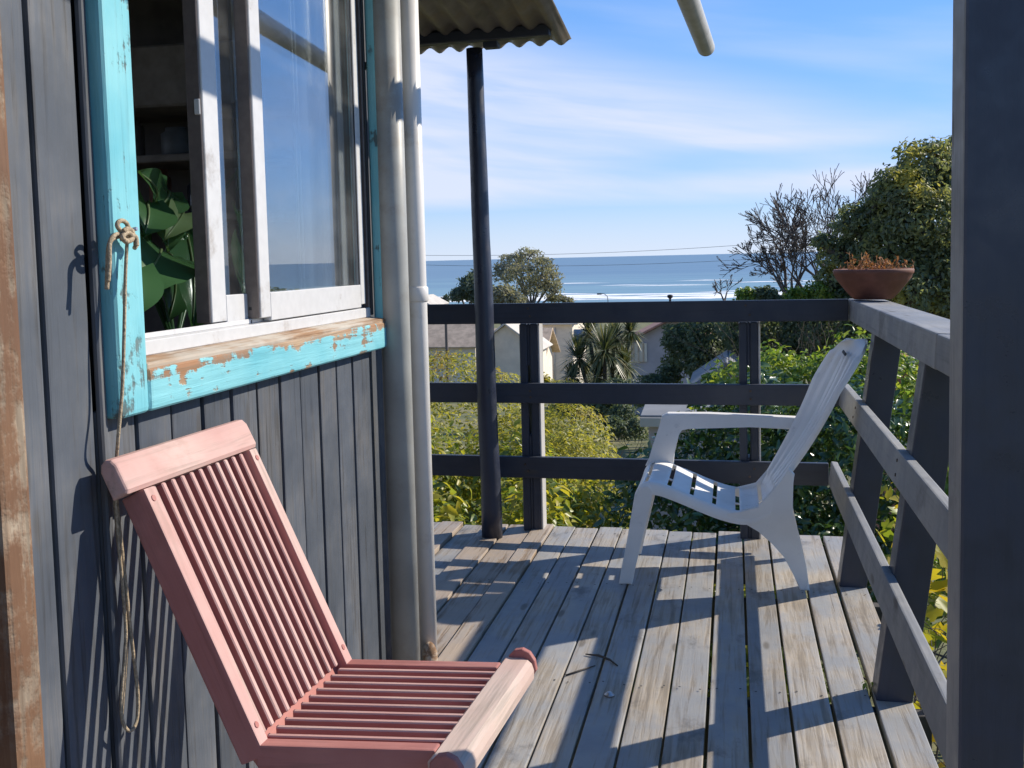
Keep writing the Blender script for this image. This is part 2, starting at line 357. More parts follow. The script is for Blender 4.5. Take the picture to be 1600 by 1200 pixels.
# ------------------------------------------------------------------ object helpers
RM = {}
def root(name, label, cat, loc=(0, 0, 0), rz=0.0, group=None):
    o = bpy.data.objects.new(name, None); C.objects.link(o); o.empty_display_size = 0.1
    o.location = loc; o.rotation_euler = (0, 0, rz)
    RM[o.name] = Matrix.Translation(Vector(loc)) @ Matrix.Rotation(rz, 4, 'Z')
    tag(o, label, cat, group); return o
def tag(o, label=None, cat=None, group=None, kind=None):
    if label: o['label'] = label
    if cat: o['category'] = cat
    if group: o['group'] = group
    if kind: o['kind'] = kind
    return o
def link(name, me, mat, parent=None, mw=None):
    """link mesh me as object; mw = world matrix"""
    o = bpy.data.objects.new(name, me); C.objects.link(o)
    if mat is not None and not me.materials: me.materials.append(mat)
    mw = mw or Matrix.Identity(4)
    RM[o.name] = mw
    if parent is not None:
        o.parent = parent; o.matrix_basis = RM[parent.name].inverted() @ mw
    else: o.matrix_basis = mw
    return o
def smooth(me, on=True):
    me.polygons.foreach_set('use_smooth', [on]*len(me.polygons)); return me
def bm_mesh(bm, name='m', sm=False):
    me = bpy.data.meshes.new(name); bmesh.ops.recalc_face_normals(bm, faces=bm.faces); bm.to_mesh(me); bm.free()
    if sm: smooth(me)
    return me
_cache = {}
def box_mesh(sx, sy, sz, bev=0.004, seg=1, mat=None):
    key = (round(sx, 4), round(sy, 4), round(sz, 4), bev, seg, mat.name if mat else '')
    if key in _cache: return _cache[key]
    bm = bmesh.new(); bmesh.ops.create_cube(bm, size=1)
    for v in bm.verts: v.co = Vector((v.co.x*sx, v.co.y*sy, v.co.z*sz))
    if bev: bmesh.ops.bevel(bm, geom=bm.edges[:], offset=min(bev, 0.45*min(sx, sy, sz)), segments=seg, affect='EDGES', profile=0.6)
    me = bm_mesh(bm)
    if mat: me.materials.append(mat)
    _cache[key] = me; return me
def frame(p0, p1, upv):
    y = (p1-p0).normalized(); x = y.cross(upv).normalized(); z = x.cross(y)
    c = (p0+p1)/2
    return Matrix(((x.x, y.x, z.x, c.x), (x.y, y.y, z.y, c.y), (x.z, y.z, z.z, c.z), (0, 0, 0, 1)))
def lit_face_tone(me, mat2):
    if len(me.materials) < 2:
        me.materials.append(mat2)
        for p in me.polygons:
            if p.normal.z > 0.5: p.material_index = 1  # paler copy on faces toward the sun; shaded sides keep the deep red
def bar(name, p0, p1, w, h, mat, parent=None, up=(0, 0, 1), bev=0.004, seg=1):
    """bar from p0 to p1 (centre line); w across, h along 'up'; its local Y is the grain"""
    p0, p1 = Vector(p0), Vector(p1)
    return link(name, box_mesh(w, (p1-p0).length, h, bev, seg, mat), mat, parent, frame(p0, p1, Vector(up)))
def box(name, lo, hi, mat, parent=None, bev=0.004, axis='y'):
    lo, hi = Vector(lo), Vector(hi); c = (lo+hi)/2; d = hi-lo
    if axis == 'y': return bar(name, (c.x, lo.y, c.z), (c.x, hi.y, c.z), d.x, d.z, mat, parent, (0, 0, 1), bev)
    if axis == 'x': return bar(name, (lo.x, c.y, c.z), (hi.x, c.y, c.z), d.y, d.z, mat, parent, (0, 0, 1), bev)
    return bar(name, (c.x, c.y, lo.z), (c.x, c.y, hi.z), d.x, d.y, mat, parent, (0, 1, 0), bev)
def tube_geo(pts, radii, n=8, cap=True):
    pts = [Vector(p) for p in pts]; V = []; F = []
    if isinstance(radii, (int, float)): radii = [radii]*len(pts)
    ref = Vector((0, 0, 1)); t0 = (pts[1]-pts[0]).normalized()
    if abs(t0.dot(ref)) > 0.9: ref = Vector((1, 0, 0))
    x = t0.cross(ref).normalized()
    for i, p in enumerate(pts):
        t = (pts[min(i+1, len(pts)-1)]-pts[max(i-1, 0)])
        t = t.normalized() if t.length > 1e-9 else t0
        x = (x - t*x.dot(t)); x = x.normalized() if x.length > 1e-6 else t.orthogonal().normalized()
        y = t.cross(x)
        for k in range(n):
            a = 2*math.pi*k/n
            V.append(p + (x*math.cos(a)+y*math.sin(a))*radii[i])
    for i in range(len(pts)-1):
        for k in range(n):
            a, b = i*n+k, i*n+(k+1) % n
            F.append((a, b, b+n, a+n))
    if cap:
        F.append(tuple(range(n-1, -1, -1))); F.append(tuple(range((len(pts)-1)*n, len(pts)*n)))
    return V, F
def geo_mesh(V, F, sm=True, name='m'):
    me = bpy.data.meshes.new(name); me.from_pydata([tuple(v) for v in V], [], F); me.validate(); me.update()
    if sm: smooth(me)
    return me
def tube(name, pts, radii, mat, parent=None, n=10, cap=True, sm=True):
    V, F = tube_geo(pts, radii, n, cap)
    me = geo_mesh(V, F, sm)
    if cap and sm:
        for p in me.polygons[-2:]: p.use_smooth = False
    return link(name, me, mat, parent)
def spline(ctrl, n=6):
    c = [Vector(p) for p in ctrl]; out = []
    for i in range(len(c)-1):
        p0 = c[max(i-1, 0)]; p1 = c[i]; p2 = c[i+1]; p3 = c[min(i+2, len(c)-1)]
        for k in range(n):
            t = k/n
            out.append(0.5*((2*p1)+(p2-p0)*t+(2*p0-5*p1+4*p2-p3)*t*t+(3*p1-p0-3*p2+p3)*t**3))
    out.append(c[-1]); return out
def extrude_poly(name, poly, axis_vec, origin, u, v, depth, mat, parent=None, bev=0.004, sm=True, seg=2):
    """2D poly (a,b) placed at origin+a*u+b*v, extruded by depth along axis_vec"""
    bm = bmesh.new(); u, v, ax, o = Vector(u), Vector(v), Vector(axis_vec), Vector(origin)
    A = [bm.verts.new(o+u*a+v*b) for a, b in poly]; B2 = [bm.verts.new(o+u*a+v*b+ax*depth) for a, b in poly]
    f1 = bm.faces.new(A); f2 = bm.faces.new(B2[::-1]); n = len(A)
    for i in range(n): bm.faces.new((A[i], B2[i], B2[(i+1) % n], A[(i+1) % n]))
    if bev: bmesh.ops.bevel(bm, geom=list(f1.edges)+list(f2.edges), offset=bev, segments=seg, affect='EDGES', profile=0.5)
    me = bm_mesh(bm, sm=False)
    return link(name, me, mat, parent)
def lathe(name, prof, mat, parent=None, loc=(0, 0, 0), n=32, sm=True):
    V = []; F = []
    for r, z in prof:
        for k in range(n):
            a = 2*math.pi*k/n; V.append((r*math.cos(a), r*math.sin(a), z))
    for i in range(len(prof)-1):
        for k in range(n):
            a, b = i*n+k, i*n+(k+1) % n; F.append((a, b, b+n, a+n))
    F.append(tuple(range(n-1, -1, -1))); F.append(tuple(range((len(prof)-1)*n, len(prof)*n)))
    return link(name, geo_mesh(V, F, sm), mat, parent, Matrix.Translation(Vector(loc)))

# ------------------------------------------------------------------ foliage helpers
def leaf_template(w=0.42, fold=0.10, droop=0.12):
    # tip along +X; 2 x 3 quads/tris folded on the midrib
    V = np.array([(0, 0, 0), (0.35, w*0.5, fold), (0.75, w*0.36, fold*0.6-droop*0.5), (1, 0, -droop),
                  (0.75, -w*0.36, fold*0.6-droop*0.5), (0.35, -w*0.5, fold), (0.45, 0, 0.02)])
    F = np.array([(0, 6, 1), (1, 6, 2), (2, 6, 3), (3, 6, 4), (4, 6, 5), (5, 6, 0)])
    return V, F
LT = leaf_template(); LT_LONG = leaf_template(0.24, 0.05, 0.25)
QUAD = (np.array([(0, 0, 0), (0.5, 0.27, 0.05), (1, 0, -0.05), (0.5, -0.27, 0.05)]), np.array([(0, 1, 2), (0, 2, 3)]))
def leaves_mesh(P, Nn, size, tmpl=LT, jit=0.5, sizevar=0.35, updir=0.0, droop=0.3):
    """leaf at each point P with surface normal near Nn (both (n,3))"""
    n = len(P); V0, F0 = tmpl
    nn = Nn + rng.normal(0, jit, (n, 3)); nn[:, 2] += updir
    nn /= np.linalg.norm(nn, axis=1, keepdims=True)+1e-9
    a = rng.normal(0, 1, (n, 3)); a[:, 2] -= droop
    t = a - nn*np.sum(a*nn, 1, keepdims=True); t /= np.linalg.norm(t, axis=1, keepdims=True)+1e-9
    b = np.cross(nn, t)
    s = size*(1+rng.uniform(-sizevar, sizevar, n))
    Vs = P[:, None, :] + s[:, None, None]*(V0[None, :, 0, None]*t[:, None, :]+V0[None, :, 1, None]*b[:, None, :]+V0[None, :, 2, None]*nn[:, None, :])
    k = len(V0)
    Fs = F0[None, :, :] + (np.arange(n)*k)[:, None, None]
    me = bpy.data.meshes.new('leaves'); nv = n*k; nf = n*len(F0)
    me.vertices.add(nv); me.vertices.foreach_set('co', Vs.reshape(-1).astype(np.float32))
    me.loops.add(nf*3); me.loops.foreach_set('vertex_index', Fs.reshape(-1).astype(np.int32))
    me.polygons.add(nf); me.polygons.foreach_set('loop_start', (np.arange(nf)*3).astype(np.int32))
    try: me.polygons.foreach_set('loop_total', np.full(nf, 3, np.int32))
    except Exception: pass
    me.update(calc_edges=True); me.validate()
    return me
def blob_points(blobs, n, inner=0.55, lump=0.22, freq=1.6, bottom=-0.6):
    """points through the outer part of a union of ellipsoids, with lumps"""
    vol = np.array([b[3]*b[4]+b[4]*b[5]+b[3]*b[5] for b in blobs]); vol /= vol.sum()
    idx = rng.choice(len(blobs), n, p=vol); B = np.array(blobs)[idx]
    d = rng.normal(0, 1, (n, 3)); d /= np.linalg.norm(d, axis=1, keepdims=True)
    d[:, 2] = np.where(d[:, 2] < bottom, -d[:, 2], d[:, 2])
    r = inner+(1-inner)*rng.random(n)**0.6
    # lumps: cheap sum of sines on direction
    ph = B[:, :3].sum(1)
    l = np.sin(d[:, 0]*freq*4+ph)+np.sin(d[:, 1]*freq*4.7+1.3*ph)+np.sin(d[:, 2]*freq*5.3+0.7*ph)
    l += 0.7*np.sin(d[:, 0]*freq*9+2*ph)*np.sin(d[:, 2]*freq*11+ph)
    r *= 1+lump*l/2.2
    P = B[:, :3]+d*B[:, 3:6]*r[:, None]
    Nn = d/B[:, 3:6]; Nn /= np.linalg.norm(Nn, axis=1, keepdims=True)
    keep = np.ones(n, bool)
    for b in blobs:  # drop points deep in another blob
        q = (P-np.array(b[:3]))/np.array(b[3:6]); keep &= (q*q).sum(1) > (inner*0.75)**2
    return P[keep], Nn[keep]
def foliage(name, blobs, n, size, mat, parent, tmpl=LT, inner=0.55, lump=0.22, freq=1.6, jit=0.5, updir=0.3, sizevar=0.35, part='foliage'):
    P, Nn = blob_points(blobs, n, inner, lump, freq)
    me = leaves_mesh(P, Nn, size, tmpl, jit, sizevar, updir)
    o = link(part, me, mat, parent); o['kind'] = 'stuff'; return o
def branch_geo(base, dirv, length, rad, depth, spread, V, F, n=5, kids=(2, 3), curve=0.15, shrink=0.72, rs=None, minr=0.004, tips=None, upb=0.1):
    rs = rs or random
    pts = [Vector(base)]; d = Vector(dirv).normalized(); seg = 4
    for i in range(seg):
        d = (d+Vector((rs.gauss(0, curve), rs.gauss(0, curve), rs.gauss(0, curve)+upb*curve))).normalized()
        pts.append(pts[-1]+d*(length/seg))
    r1 = max(rad*0.62, minr)
    radii = [rad+(r1-rad)*i/seg for i in range(seg+1)]
    v, f = tube_geo(pts, radii, n if rad > 0.02 else 3, False)
    o = len(V); V.extend(v); F.extend(tuple(i+o for i in q) for q in f)
    if depth == 0:
        if tips is not None: tips.append(pts[-1])
        return
    for k in range(rs.randint(*kids)):
        t = rs.choice((2, 3, 4)) if k else 4
        a = rs.uniform(0, 6.283); sp = spread*rs.uniform(0.5, 1.2)
        x = d.orthogonal().normalized(); y = d.cross(x)
        nd = d*math.cos(sp)+(x*math.cos(a)+y*math.sin(a))*math.sin(sp)
        branch_geo(pts[t], nd, length*shrink*rs.uniform(0.8, 1.15), radii[t]*0.75, depth-1, spread, V, F, n, kids, curve, shrink, rs, minr, tips, upb)

# ------------------------------------------------------------------ ground, beach, sea
prof_y = [-60, 0, 4.6, 6, 9, 14, 25, 45, 80, 120, 200, 300, 430, 520, 600, 60000]
prof_z = [0.6, -0.9, -1.5, -1.6, -2.0, -2.9, -4.0, -5.6, -8.6, -11.5, -15, -17.6, -19.4, -20.3, -22, -24]
def ground_z(x, y):
    z = float(np.interp(y, prof_y, prof_z))
    if 8 < y < 90 and x > 0: z += 1.6*min(1, x/8)*min(1, (y-8)/10)*(1-max(0, (y-50)/40) if y > 50 else 1)
    if y < 500: z += 0.18*noise.noise(Vector((x*0.12, y*0.12, 3.0)))*min(1, max(0, (y-4)/6))
    return z
def build_ground():
    ys = [-60, -20, -5, 0, 2, 4, 5, 6, 7, 8, 9, 10, 12, 14, 16, 18, 20, 23, 26, 30, 35, 40, 45, 50, 60, 70, 80, 95, 110, 130, 160, 200, 250, 300, 360, 430, 470, 520, 600]
    xs = sorted(set([s*k for s in (-1, 1) for k in (0, 1, 2, 3, 4, 5, 6, 8, 10, 12, 15, 18, 22, 27, 33, 40, 50, 65, 85, 120, 180, 260, 400, 700, 1200, 2500, 5000)]))
    V = [(x, y, ground_z(x, y)) for y in ys for x in xs]; nx = len(xs)
    F = [(j*nx+i, j*nx+i+1, (j+1)*nx+i+1, (j+1)*nx+i) for j in range(len(ys)-1) for i in range(nx-1)]
    tag(link('ground', geo_mesh(V, F), M['ground']), kind='structure')
build_ground()
V = [(-60000, 500, -20), (60000, 500, -20), (60000, 80000, -20), (-60000, 80000, -20)]
tag(link('sea', geo_mesh(V, [(0, 1, 2, 3)], False), M['sea']), kind='structure')
def build_surf():
    V = []; F = []; rs = random.Random(3)
    def strip(y0, w, x0, x1, z):
        n = int((x1-x0)/6); o = len(V)
        for i in range(n+1):
            x = x0+(x1-x0)*i/n
            e = min(1, i/4, (n-i)/4)
            a = y0+7*noise.noise(Vector((x*0.02, y0, 0)))+2.5*noise.noise(Vector((x*0.11, y0, 5)))
            b = w*e*(0.6+0.8*abs(noise.noise(Vector((x*0.05, y0, 9)))))+0.05
            V.append((x, a-b/2, z)); V.append((x, a, z+0.5*e)); V.append((x, a+b/2, z+0.02))
        for i in range(n):
            q = o+i*3; F.append((q, q+3, q+4, q+1)); F.append((q+1, q+4, q+5, q+2))
    for y0, w in ((536, 22), (556, 16), (574, 18), (598, 9), (622, 6)):
        x = -420
        while x < 420:
            l = rs.uniform(60, 300) if y0 < 610 else rs.uniform(30, 110)
            strip(y0+rs.uniform(-4, 4), w, x, min(x+l, 440), -19.95)
            x += l+(rs.uniform(-20, 12) if y0 < 600 else rs.uniform(30, 160))
    for k in range(7):
        y0 = rs.uniform(680, 900); x = rs.uniform(-400, 300); strip(y0, rs.uniform(2, 5), x, x+rs.uniform(30, 90), -19.95)
    tag(link('surf_foam', geo_mesh(V, F), M['foam']), kind='stuff')
build_surf()

# ------------------------------------------------------------------ deck
SEAMS = [0.459, 0.353, 0.245, 0.138, 0.033, -0.072, -0.175, -0.278, -0.380, -0.478, -0.580, -0.683, -0.780, -0.868, -0.982, -1.090, -1.190, -1.292]
while SEAMS[-1] > -2.6: SEAMS.append(SEAMS[-1]-0.104)
def deck_edge(x): return 4.635-0.035*(x+0.2)
deck = root('deck', 'weathered timber deck', None, (0, 2, 0)); del deck['label']
deck['kind'] = 'structure'
rd = random.Random(11)
GAPS = {0: .012, 1: .013, 2: .009, 3: .007, 4: .009, 5: .008}
def build_deck():
    for i in range(len(SEAMS)-1):
        x1, x0 = SEAMS[i], SEAMS[i+1]; g = GAPS.get(i, 0.0065)/2; g2 = GAPS.get(i+1, 0.0065)/2
        xa, xb = x0+g2, x1-g; xc = (xa+xb)/2
        far = deck_edge(xc)+rd.uniform(-0.012, 0.012)
        near = -0.6 if xb > -0.93 else 3.02
        top = rd.uniform(-0.002, 0.002); mat = M['deck']; tilt = rd.uniform(-0.004, 0.004)
        if i in (12, 13, 14, 16): mat = M['deck_tan']
        if i == 12: top = 0.007
        if i == 14: top = 0.005
        if i == 16: top = 0.009
        if i == 15: top = -0.004
        o = bar('deck_board', (xc, near, top-0.014), (xc+rd.uniform(-.0015, .0015), far, top-0.014), xb-xa, 0.028, mat, deck, (tilt, 0, 1), 0.003, 2)
        if mat is M['deck_tan']: o['label'] = 'tan board sitting slightly proud of its neighbours'
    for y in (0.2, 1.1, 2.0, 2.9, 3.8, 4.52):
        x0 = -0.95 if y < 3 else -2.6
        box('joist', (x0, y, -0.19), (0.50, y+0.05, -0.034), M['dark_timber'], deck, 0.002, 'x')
build_deck()
# nail heads on the boards
def build_nails():
    V = []; F = []
    for y in (1.12, 2.02, 2.92, 3.82, 4.54):
        for i in range(len(SEAMS)-1):
            for s in (0.02, -0.02):
                x = (SEAMS[i] if s < 0 else SEAMS[i+1])+s
                if y < 3 and x < -0.9: continue
                if i in (12, 14, 16): continue
                x += rd.uniform(-.004, .004); yy = y+rd.uniform(-.012, .012); o = len(V)
                for k in range(6): V.append((x+.0035*math.cos(k*1.047), yy+.0035*math.sin(k*1.047), 0.0032))
                F.append(tuple(range(o, o+6)))
    o = link('nail_heads', geo_mesh(V, F, False), M['black'], deck); o['kind'] = 'stuff'
build_nails()

# ------------------------------------------------------------------ cabin
WX = -0.96
cabin = root('cabin', 'slate blue board cabin with turquoise framed sliding window', 'cabin', (WX, 2.2, 0))
wall_seams = [1.262, 1.378, 1.493]
while wall_seams[-1] < 2.75: wall_seams.append(wall_seams[-1]+0.1155)
wall_seams[-1] = 2.785 if wall_seams[-1] > 2.74 else wall_seams[-1]
rw = random.Random(5)
for i in range(len(wall_seams)-1):
    a, b = wall_seams[i]+0.005, wall_seams[i+1]-0.005
    x = WX+rw.uniform(-0.002, 0.002)
    if b < 1.6:
        bar('wall_board', (x-0.01, (a+b)/2, -0.12), (x-0.01, (a+b)/2+rw.uniform(-.002, .002), 2.3), b-a, 0.02, M['siding'], cabin, (1, 0, 0), 0.005, 2)
    else:
        bar('wall_board', (x-0.01, (a+b)/2, -0.12), (x-0.01, (a+b)/2, 0.96), b-a, 0.02, M['siding'], cabin, (1, 0, 0), 0.005, 2)
        bar('wall_board', (x-0.01, (a+b)/2, 2.06), (x-0.01, (a+b)/2, 2.3), b-a, 0.02, M['siding'], cabin, (1, 0, 0), 0.005, 2)
box('cover_strip', (WX, 1.494, -0.1), (WX+0.012, 1.510, 2.3), M['siding'], cabin, 0.003, 'z')
box('cover_strip', (WX-0.028, 1.36, -0.1), (WX-0.0215, 2.79, 0.955), M['black'], cabin, 0.0, 'y')
box('cover_strip', (WX-0.028, 1.262, -0.1), (WX-0.0215, 1.6, 2.3), M['black'], cabin, 0.0, 'z')
# corner post and end wall
box('corner_board', (-1.06, 2.789, -0.12), (-0.984, 3.0, 2.3), M['siding'], cabin, 0.006, 'z')
for k in range(9):
    x1 = WX-0.102-k*0.24
    box('end_board', (x1-0.237, 3.0, -0.12), (x1, 3.022, 2.3), M['siding'], cabin, 0.004, 'z')
# interior shell
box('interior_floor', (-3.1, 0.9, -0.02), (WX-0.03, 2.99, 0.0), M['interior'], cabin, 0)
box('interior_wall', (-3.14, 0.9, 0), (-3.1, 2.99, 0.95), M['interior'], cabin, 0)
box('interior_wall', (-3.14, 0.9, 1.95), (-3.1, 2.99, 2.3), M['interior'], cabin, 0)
box('interior_wall', (-3.14, 2.45, 0.951), (-3.1, 2.99, 1.949), M['interior'], cabin, 0)  # unseen opening added in this wall so skylight brightens the room
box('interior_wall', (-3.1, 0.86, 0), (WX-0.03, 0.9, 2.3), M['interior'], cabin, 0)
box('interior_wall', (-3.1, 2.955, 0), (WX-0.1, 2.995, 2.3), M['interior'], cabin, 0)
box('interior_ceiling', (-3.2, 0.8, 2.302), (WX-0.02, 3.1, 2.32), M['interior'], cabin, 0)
box('roof', (-3.4, 0.3, 2.325), (-0.47, 3.25, 2.36), M['roof_under'], cabin, 0.004)
for k in range(5):
    y = 0.5+k*0.64; box('rafter', (WX+0.002, y, 2.22), (-0.52, y+0.05, 2.323), M['dark_timber'], cabin, 0.003, 'x')
for z in (1.30, 1.46): box('shelf', (-2.3, 2.70, z), (-1.15, 2.95, z+0.02), M['shelf'], cabin, 0.003, 'x')
box('counter', (-1.62, 1.45, 0.86), (WX-0.06, 2.75, 0.90), M['shelf'], cabin, 0.004)
box('cabinet', (-2.2, 2.66, 1.60), (-1.12, 2.952, 1.76), M['shelf'], cabin, 0.006, 'x')

# window: turquoise trim, worn sill, white sliding sashes
YL, YR, ZB, ZT = 1.513, 2.889, 0.946, 2.08
TW = 0.084
wf = link('window_trim', box_mesh(0.036, TW, 0, 0) if False else box_mesh(TW, ZT-ZB, 0.036, 0.010, 3, M['turq']), M['turq'], cabin,
          frame(Vector((WX+0.016, YL+TW/2, ZB)), Vector((WX+0.016, YL+TW/2, ZT)), Vector((1, 0, 0))))
wf['label'] = 'chipped turquoise window surround'
def trim(p0, p1, w, m='turq'): return bar('trim_board', p0, p1, w, 0.036, M[m], wf, (1, 0, 0), 0.010, 3)
trim((WX+0.016, YL+TW+0.002, ZB+0.036), (WX+0.016, YR-0.054, ZB+0.036), 0.072, 'turq_sill')
trim((WX+0.016, YR-0.026, ZB-0.004), (WX+0.016, YR-0.026, ZT), 0.052)
trim((WX+0.016, YL+TW+0.002, ZT-0.045), (WX+0.016, YR-0.054, ZT-0.045), 0.09)
sill = bar('sill', (WX-0.010, YL+TW+0.002, ZB+0.078), (WX-0.010, YR-0.054, ZB+0.078), 0.082, 0.014, M['sill'], wf, (0.14, 0, 1), 0.004, 2)
sill['label'] = 'worn sill edge with flaking paint'
for y in (YL+TW+0.007, YR-0.059):
    bar('reveal', (WX-0.028, y, ZB+0.09), (WX-0.028, y, ZT-0.092), 0.014, 0.05, M['rubber'], wf, (1, 0, 0), 0.002)
OL, OR_, OB, OT = YL+TW+0.016, YR-0.066, ZB+0.088, ZT-0.092   # clear opening
sw = link('sliding_window', box_mesh(0.05, OR_-OL, 0.026, 0.002, 1, M['white_alu']), M['white_alu'], cabin,
          frame(Vector((WX-0.032, OL, OB+0.010)), Vector((WX-0.032, OR_, OB+0.010)), Vector((0, 0, 1))))
def alu(name, lo, hi, mat=None, axis='z', parent=None):
    return box(name, lo, hi, mat or M['white_alu'], parent or sw, 0.0015, axis)
alu('frame_head', (WX-0.057, OL, OT-0.02), (WX-0.007, OR_, OT+0.004), axis='y')
alu('frame_jamb', (WX-0.057, OR_-0.012, OB+0.024), (WX-0.007, OR_, OT-0.021), M['brown_alu'])
alu('frame_jamb', (WX-0.057, OL, OB+0.024), (WX-0.007, OL+0.010, OT-0.021))
alu('track', (WX-0.034, OL+0.001, OB+0.023), (WX-0.030, OR_-0.013, OB+0.033), axis='y')
def sash(x, ya, yb, stile, tag_):
    z0, z1 = OB+0.034, OT-0.022; t = 0.018; e = 0.003
    # stiles: white face, brown edge strip facing the opening
    alu('sash_stile', (x-t/2, ya, z0), (x+t/2, ya+stile, z1))
    alu('stile_edge', (x-t/2-0.014, ya-0.0045, z0), (x+t/2-0.003, ya-0.0005, z1), M['brown_alu'])
    alu('sash_stile', (x-t/2, yb-stile*0.7, z0), (x+t/2, yb, z1))
    alu('sash_rail', (x-t/2, ya+stile+0.0005, z0-0.008), (x+t/2, yb-stile*0.7-0.0005, z0+0.052), axis='y')
    alu('sash_rail', (x-t/2, ya+stile+0.0005, z1-0.04), (x+t/2, yb-stile*0.7-0.0005, z1), axis='y')
    alu('gasket', (x+t/2-0.004, yb-stile*0.7-0.006, z0+0.053), (x+t/2-0.001, yb-stile*0.7-0.001, z1-0.041), M['rubber'])
    g = alu('pane', (x-0.002, ya+stile-0.002, z0+0.05), (x+0.002, yb-stile*0.7+0.002, z1-0.038), M['glass'])
sash(WX-0.046, 1.965, 2.745, 0.062, 'rear')
sash(WX-0.018, 2.128, 2.792, 0.050, 'front')
for z in (1.058, 1.085): alu('screw', (WX-0.035, 2.1225, z), (WX-0.028, 2.1235, z+0.007), M['rubber'])
alu('latch', (WX-0.052, 1.957, 1.47), (WX-0.040, 1.961, 1.50), M['white_alu'])
# curtain inside the right of the window
def build_curtain():
    V = []; F = []; n = 26
    for i in range(n+1):
        y = 2.62+0.17*i/n; x = WX-0.11+0.014*math.sin(i*1.5)+0.006*math.sin(i*0.7)
        V += [(x, y, 1.0), (x, y, 2.0)]
    for i in range(n): F.append((2*i, 2*i+2, 2*i+3, 2*i+1))
    return link('curtain', geo_mesh(V, F), M['curtain'], cabin)
build_curtain()
for dy in (0, 0.022): tube('curtain_cord', [(WX-0.075, 2.50+dy, 2.0), (WX-0.073, 2.502+dy, 1.5), (WX-0.075, 2.505+dy, 1.06)], 0.0035, M['pipe_white'], cabin, 6)

# brown peeling posts at the near end of the wall
tp = link('door_post', box_mesh(0.062, 2.6, 0.07, 0.010, 2, M['jamb']), M['jamb'], None,
          frame(Vector((WX+0.005, 1.247, -0.2)), Vector((WX+0.018, 1.224, 2.4)), Vector((1, 0, 0))))
tag(tp, 'brown timber post with flaking pale paint at the near end of the wall', 'post')
dl = root('door', 'brown door edge behind the peeling post', 'door', (WX, 0.8, 0))
box('door_panel', (WX-0.06, 0.42, -0.05), (WX-0.02, 1.150, 2.1), M['jamb'], dl, 0.006, 'z')
tube('handle', spline([(WX-0.004, 1.1, 0.95), (WX+0.035, 1.1, 0.955), (WX+0.04, 1.04, 0.955), (WX+0.04, 0.99, 0.95)]), 0.008, M['cap'], dl)

# drain pipes at the corner
def pipe(label, x, y, r, z0, z1, mat, collars, lean=0.0):
    t = root('drain_pipe', label, 'drain pipe', (x, y, z0))
    tube('pipe', [(x-lean, y, z0), (x, y, z1)], r, mat, t, 24)
    for z in collars:
        tube('collar', [(x, y, z-0.022), (x, y, z-0.018), (x, y, z+0.018), (x, y, z+0.022)], [r+0.001, r+0.0045, r+0.0045, r+0.001], mat, t, 24)
    box('bracket', (x-r-0.03, y-0.008, 1.70), (x-r+0.002, y+0.008, 1.72), mat, t, 0.001)
    return t
pa = pipe('beige drain pipe nearest the window trim', -0.912, 2.868, 0.040, -0.1, 2.32, M['pipe_grey'], (), 0.0)
pb = pipe('white drain pipe with a collar at the outer cabin corner', -0.886, 3.0, 0.0275, -0.02, 2.32, M['pipe_white'], (1.085,), 0.0)
rg = lathe('rag', [(0.012, 0.0), (0.022, 0.012), (0.019, 0.03), (0.023, 0.05), (0.016, 0.068), (0.008, 0.078)], M['sill'], None, (-0.868, 2.955, 0.0), 14)
for v in rg.data.vertices: v.co += Vector((noise.noise(v.co*60)*0.006, noise.noise(v.co*60+Vector((5, 0, 0)))*0.006, 0))
tag(rg, 'small rusty brown plug on the deck at the white pipe foot', 'plug')

# ------------------------------------------------------------------ rope on the window frame
rp = root('rope', 'thin hemp cord tied at the window trim and hanging behind the red chair', 'rope', atx(195, 365, -0.925))
nail = atx(196, 362, -0.925)
tube('nail', [(WX+0.02, nail.y, nail.z), (WX+0.055, nail.y, nail.z+0.004)], 0.003, M['cap'], rp, 8)
def rx(pts, X): return [atx(x, y, X if not isinstance(X, list) else X[i]) for i, (x, y) in enumerate(pts)]
tube('strand', spline(rx([(199, 372), (196, 430), (194, 520), (191, 610), (185, 680), (182, 722), (181, 770), (184, 830), (192, 920), (197, 1000), (190, 1090), (192, 1128), (203, 1142), (214, 1125), (215, 1080), (204, 985), (194, 890), (184, 800), (181, 760)],
     [-.915]*3+[-.918]*2+[-.932]*14), 6), 0.0028, M['rope'], rp, 7)
tube('strand', spline(rx([(178, 770), (183, 830), (190, 900), (198, 990), (193, 1080), (190, 1120)], -.938), 6), 0.0026, M['rope'], rp, 7)
tube('strand', spline(rx([(194, 368), (178, 372), (170, 385), (168, 420), (167, 452)], -.914), 6), 0.0035, M['rope'], rp, 7)
tube('strand', spline(rx([(196, 366), (182, 366), (172, 378), (171, 410), (169, 440)], -.910), 6), 0.0033, M['rope'], rp, 7)
tube('loop', spline(rx([(200, 372), (190, 362), (183, 352), (188, 345), (197, 348), (202, 360), (208, 372), (214, 380), (210, 388)], -.908), 6), 0.0036, M['rope'], rp, 7)
tube('knot', spline(rx([(192, 362), (200, 358), (207, 364), (205, 374), (197, 377), (191, 370), (198, 363), (206, 368), (212, 372), (213, 384)], -.904), 5), 0.0045, M['rope'], rp, 7)

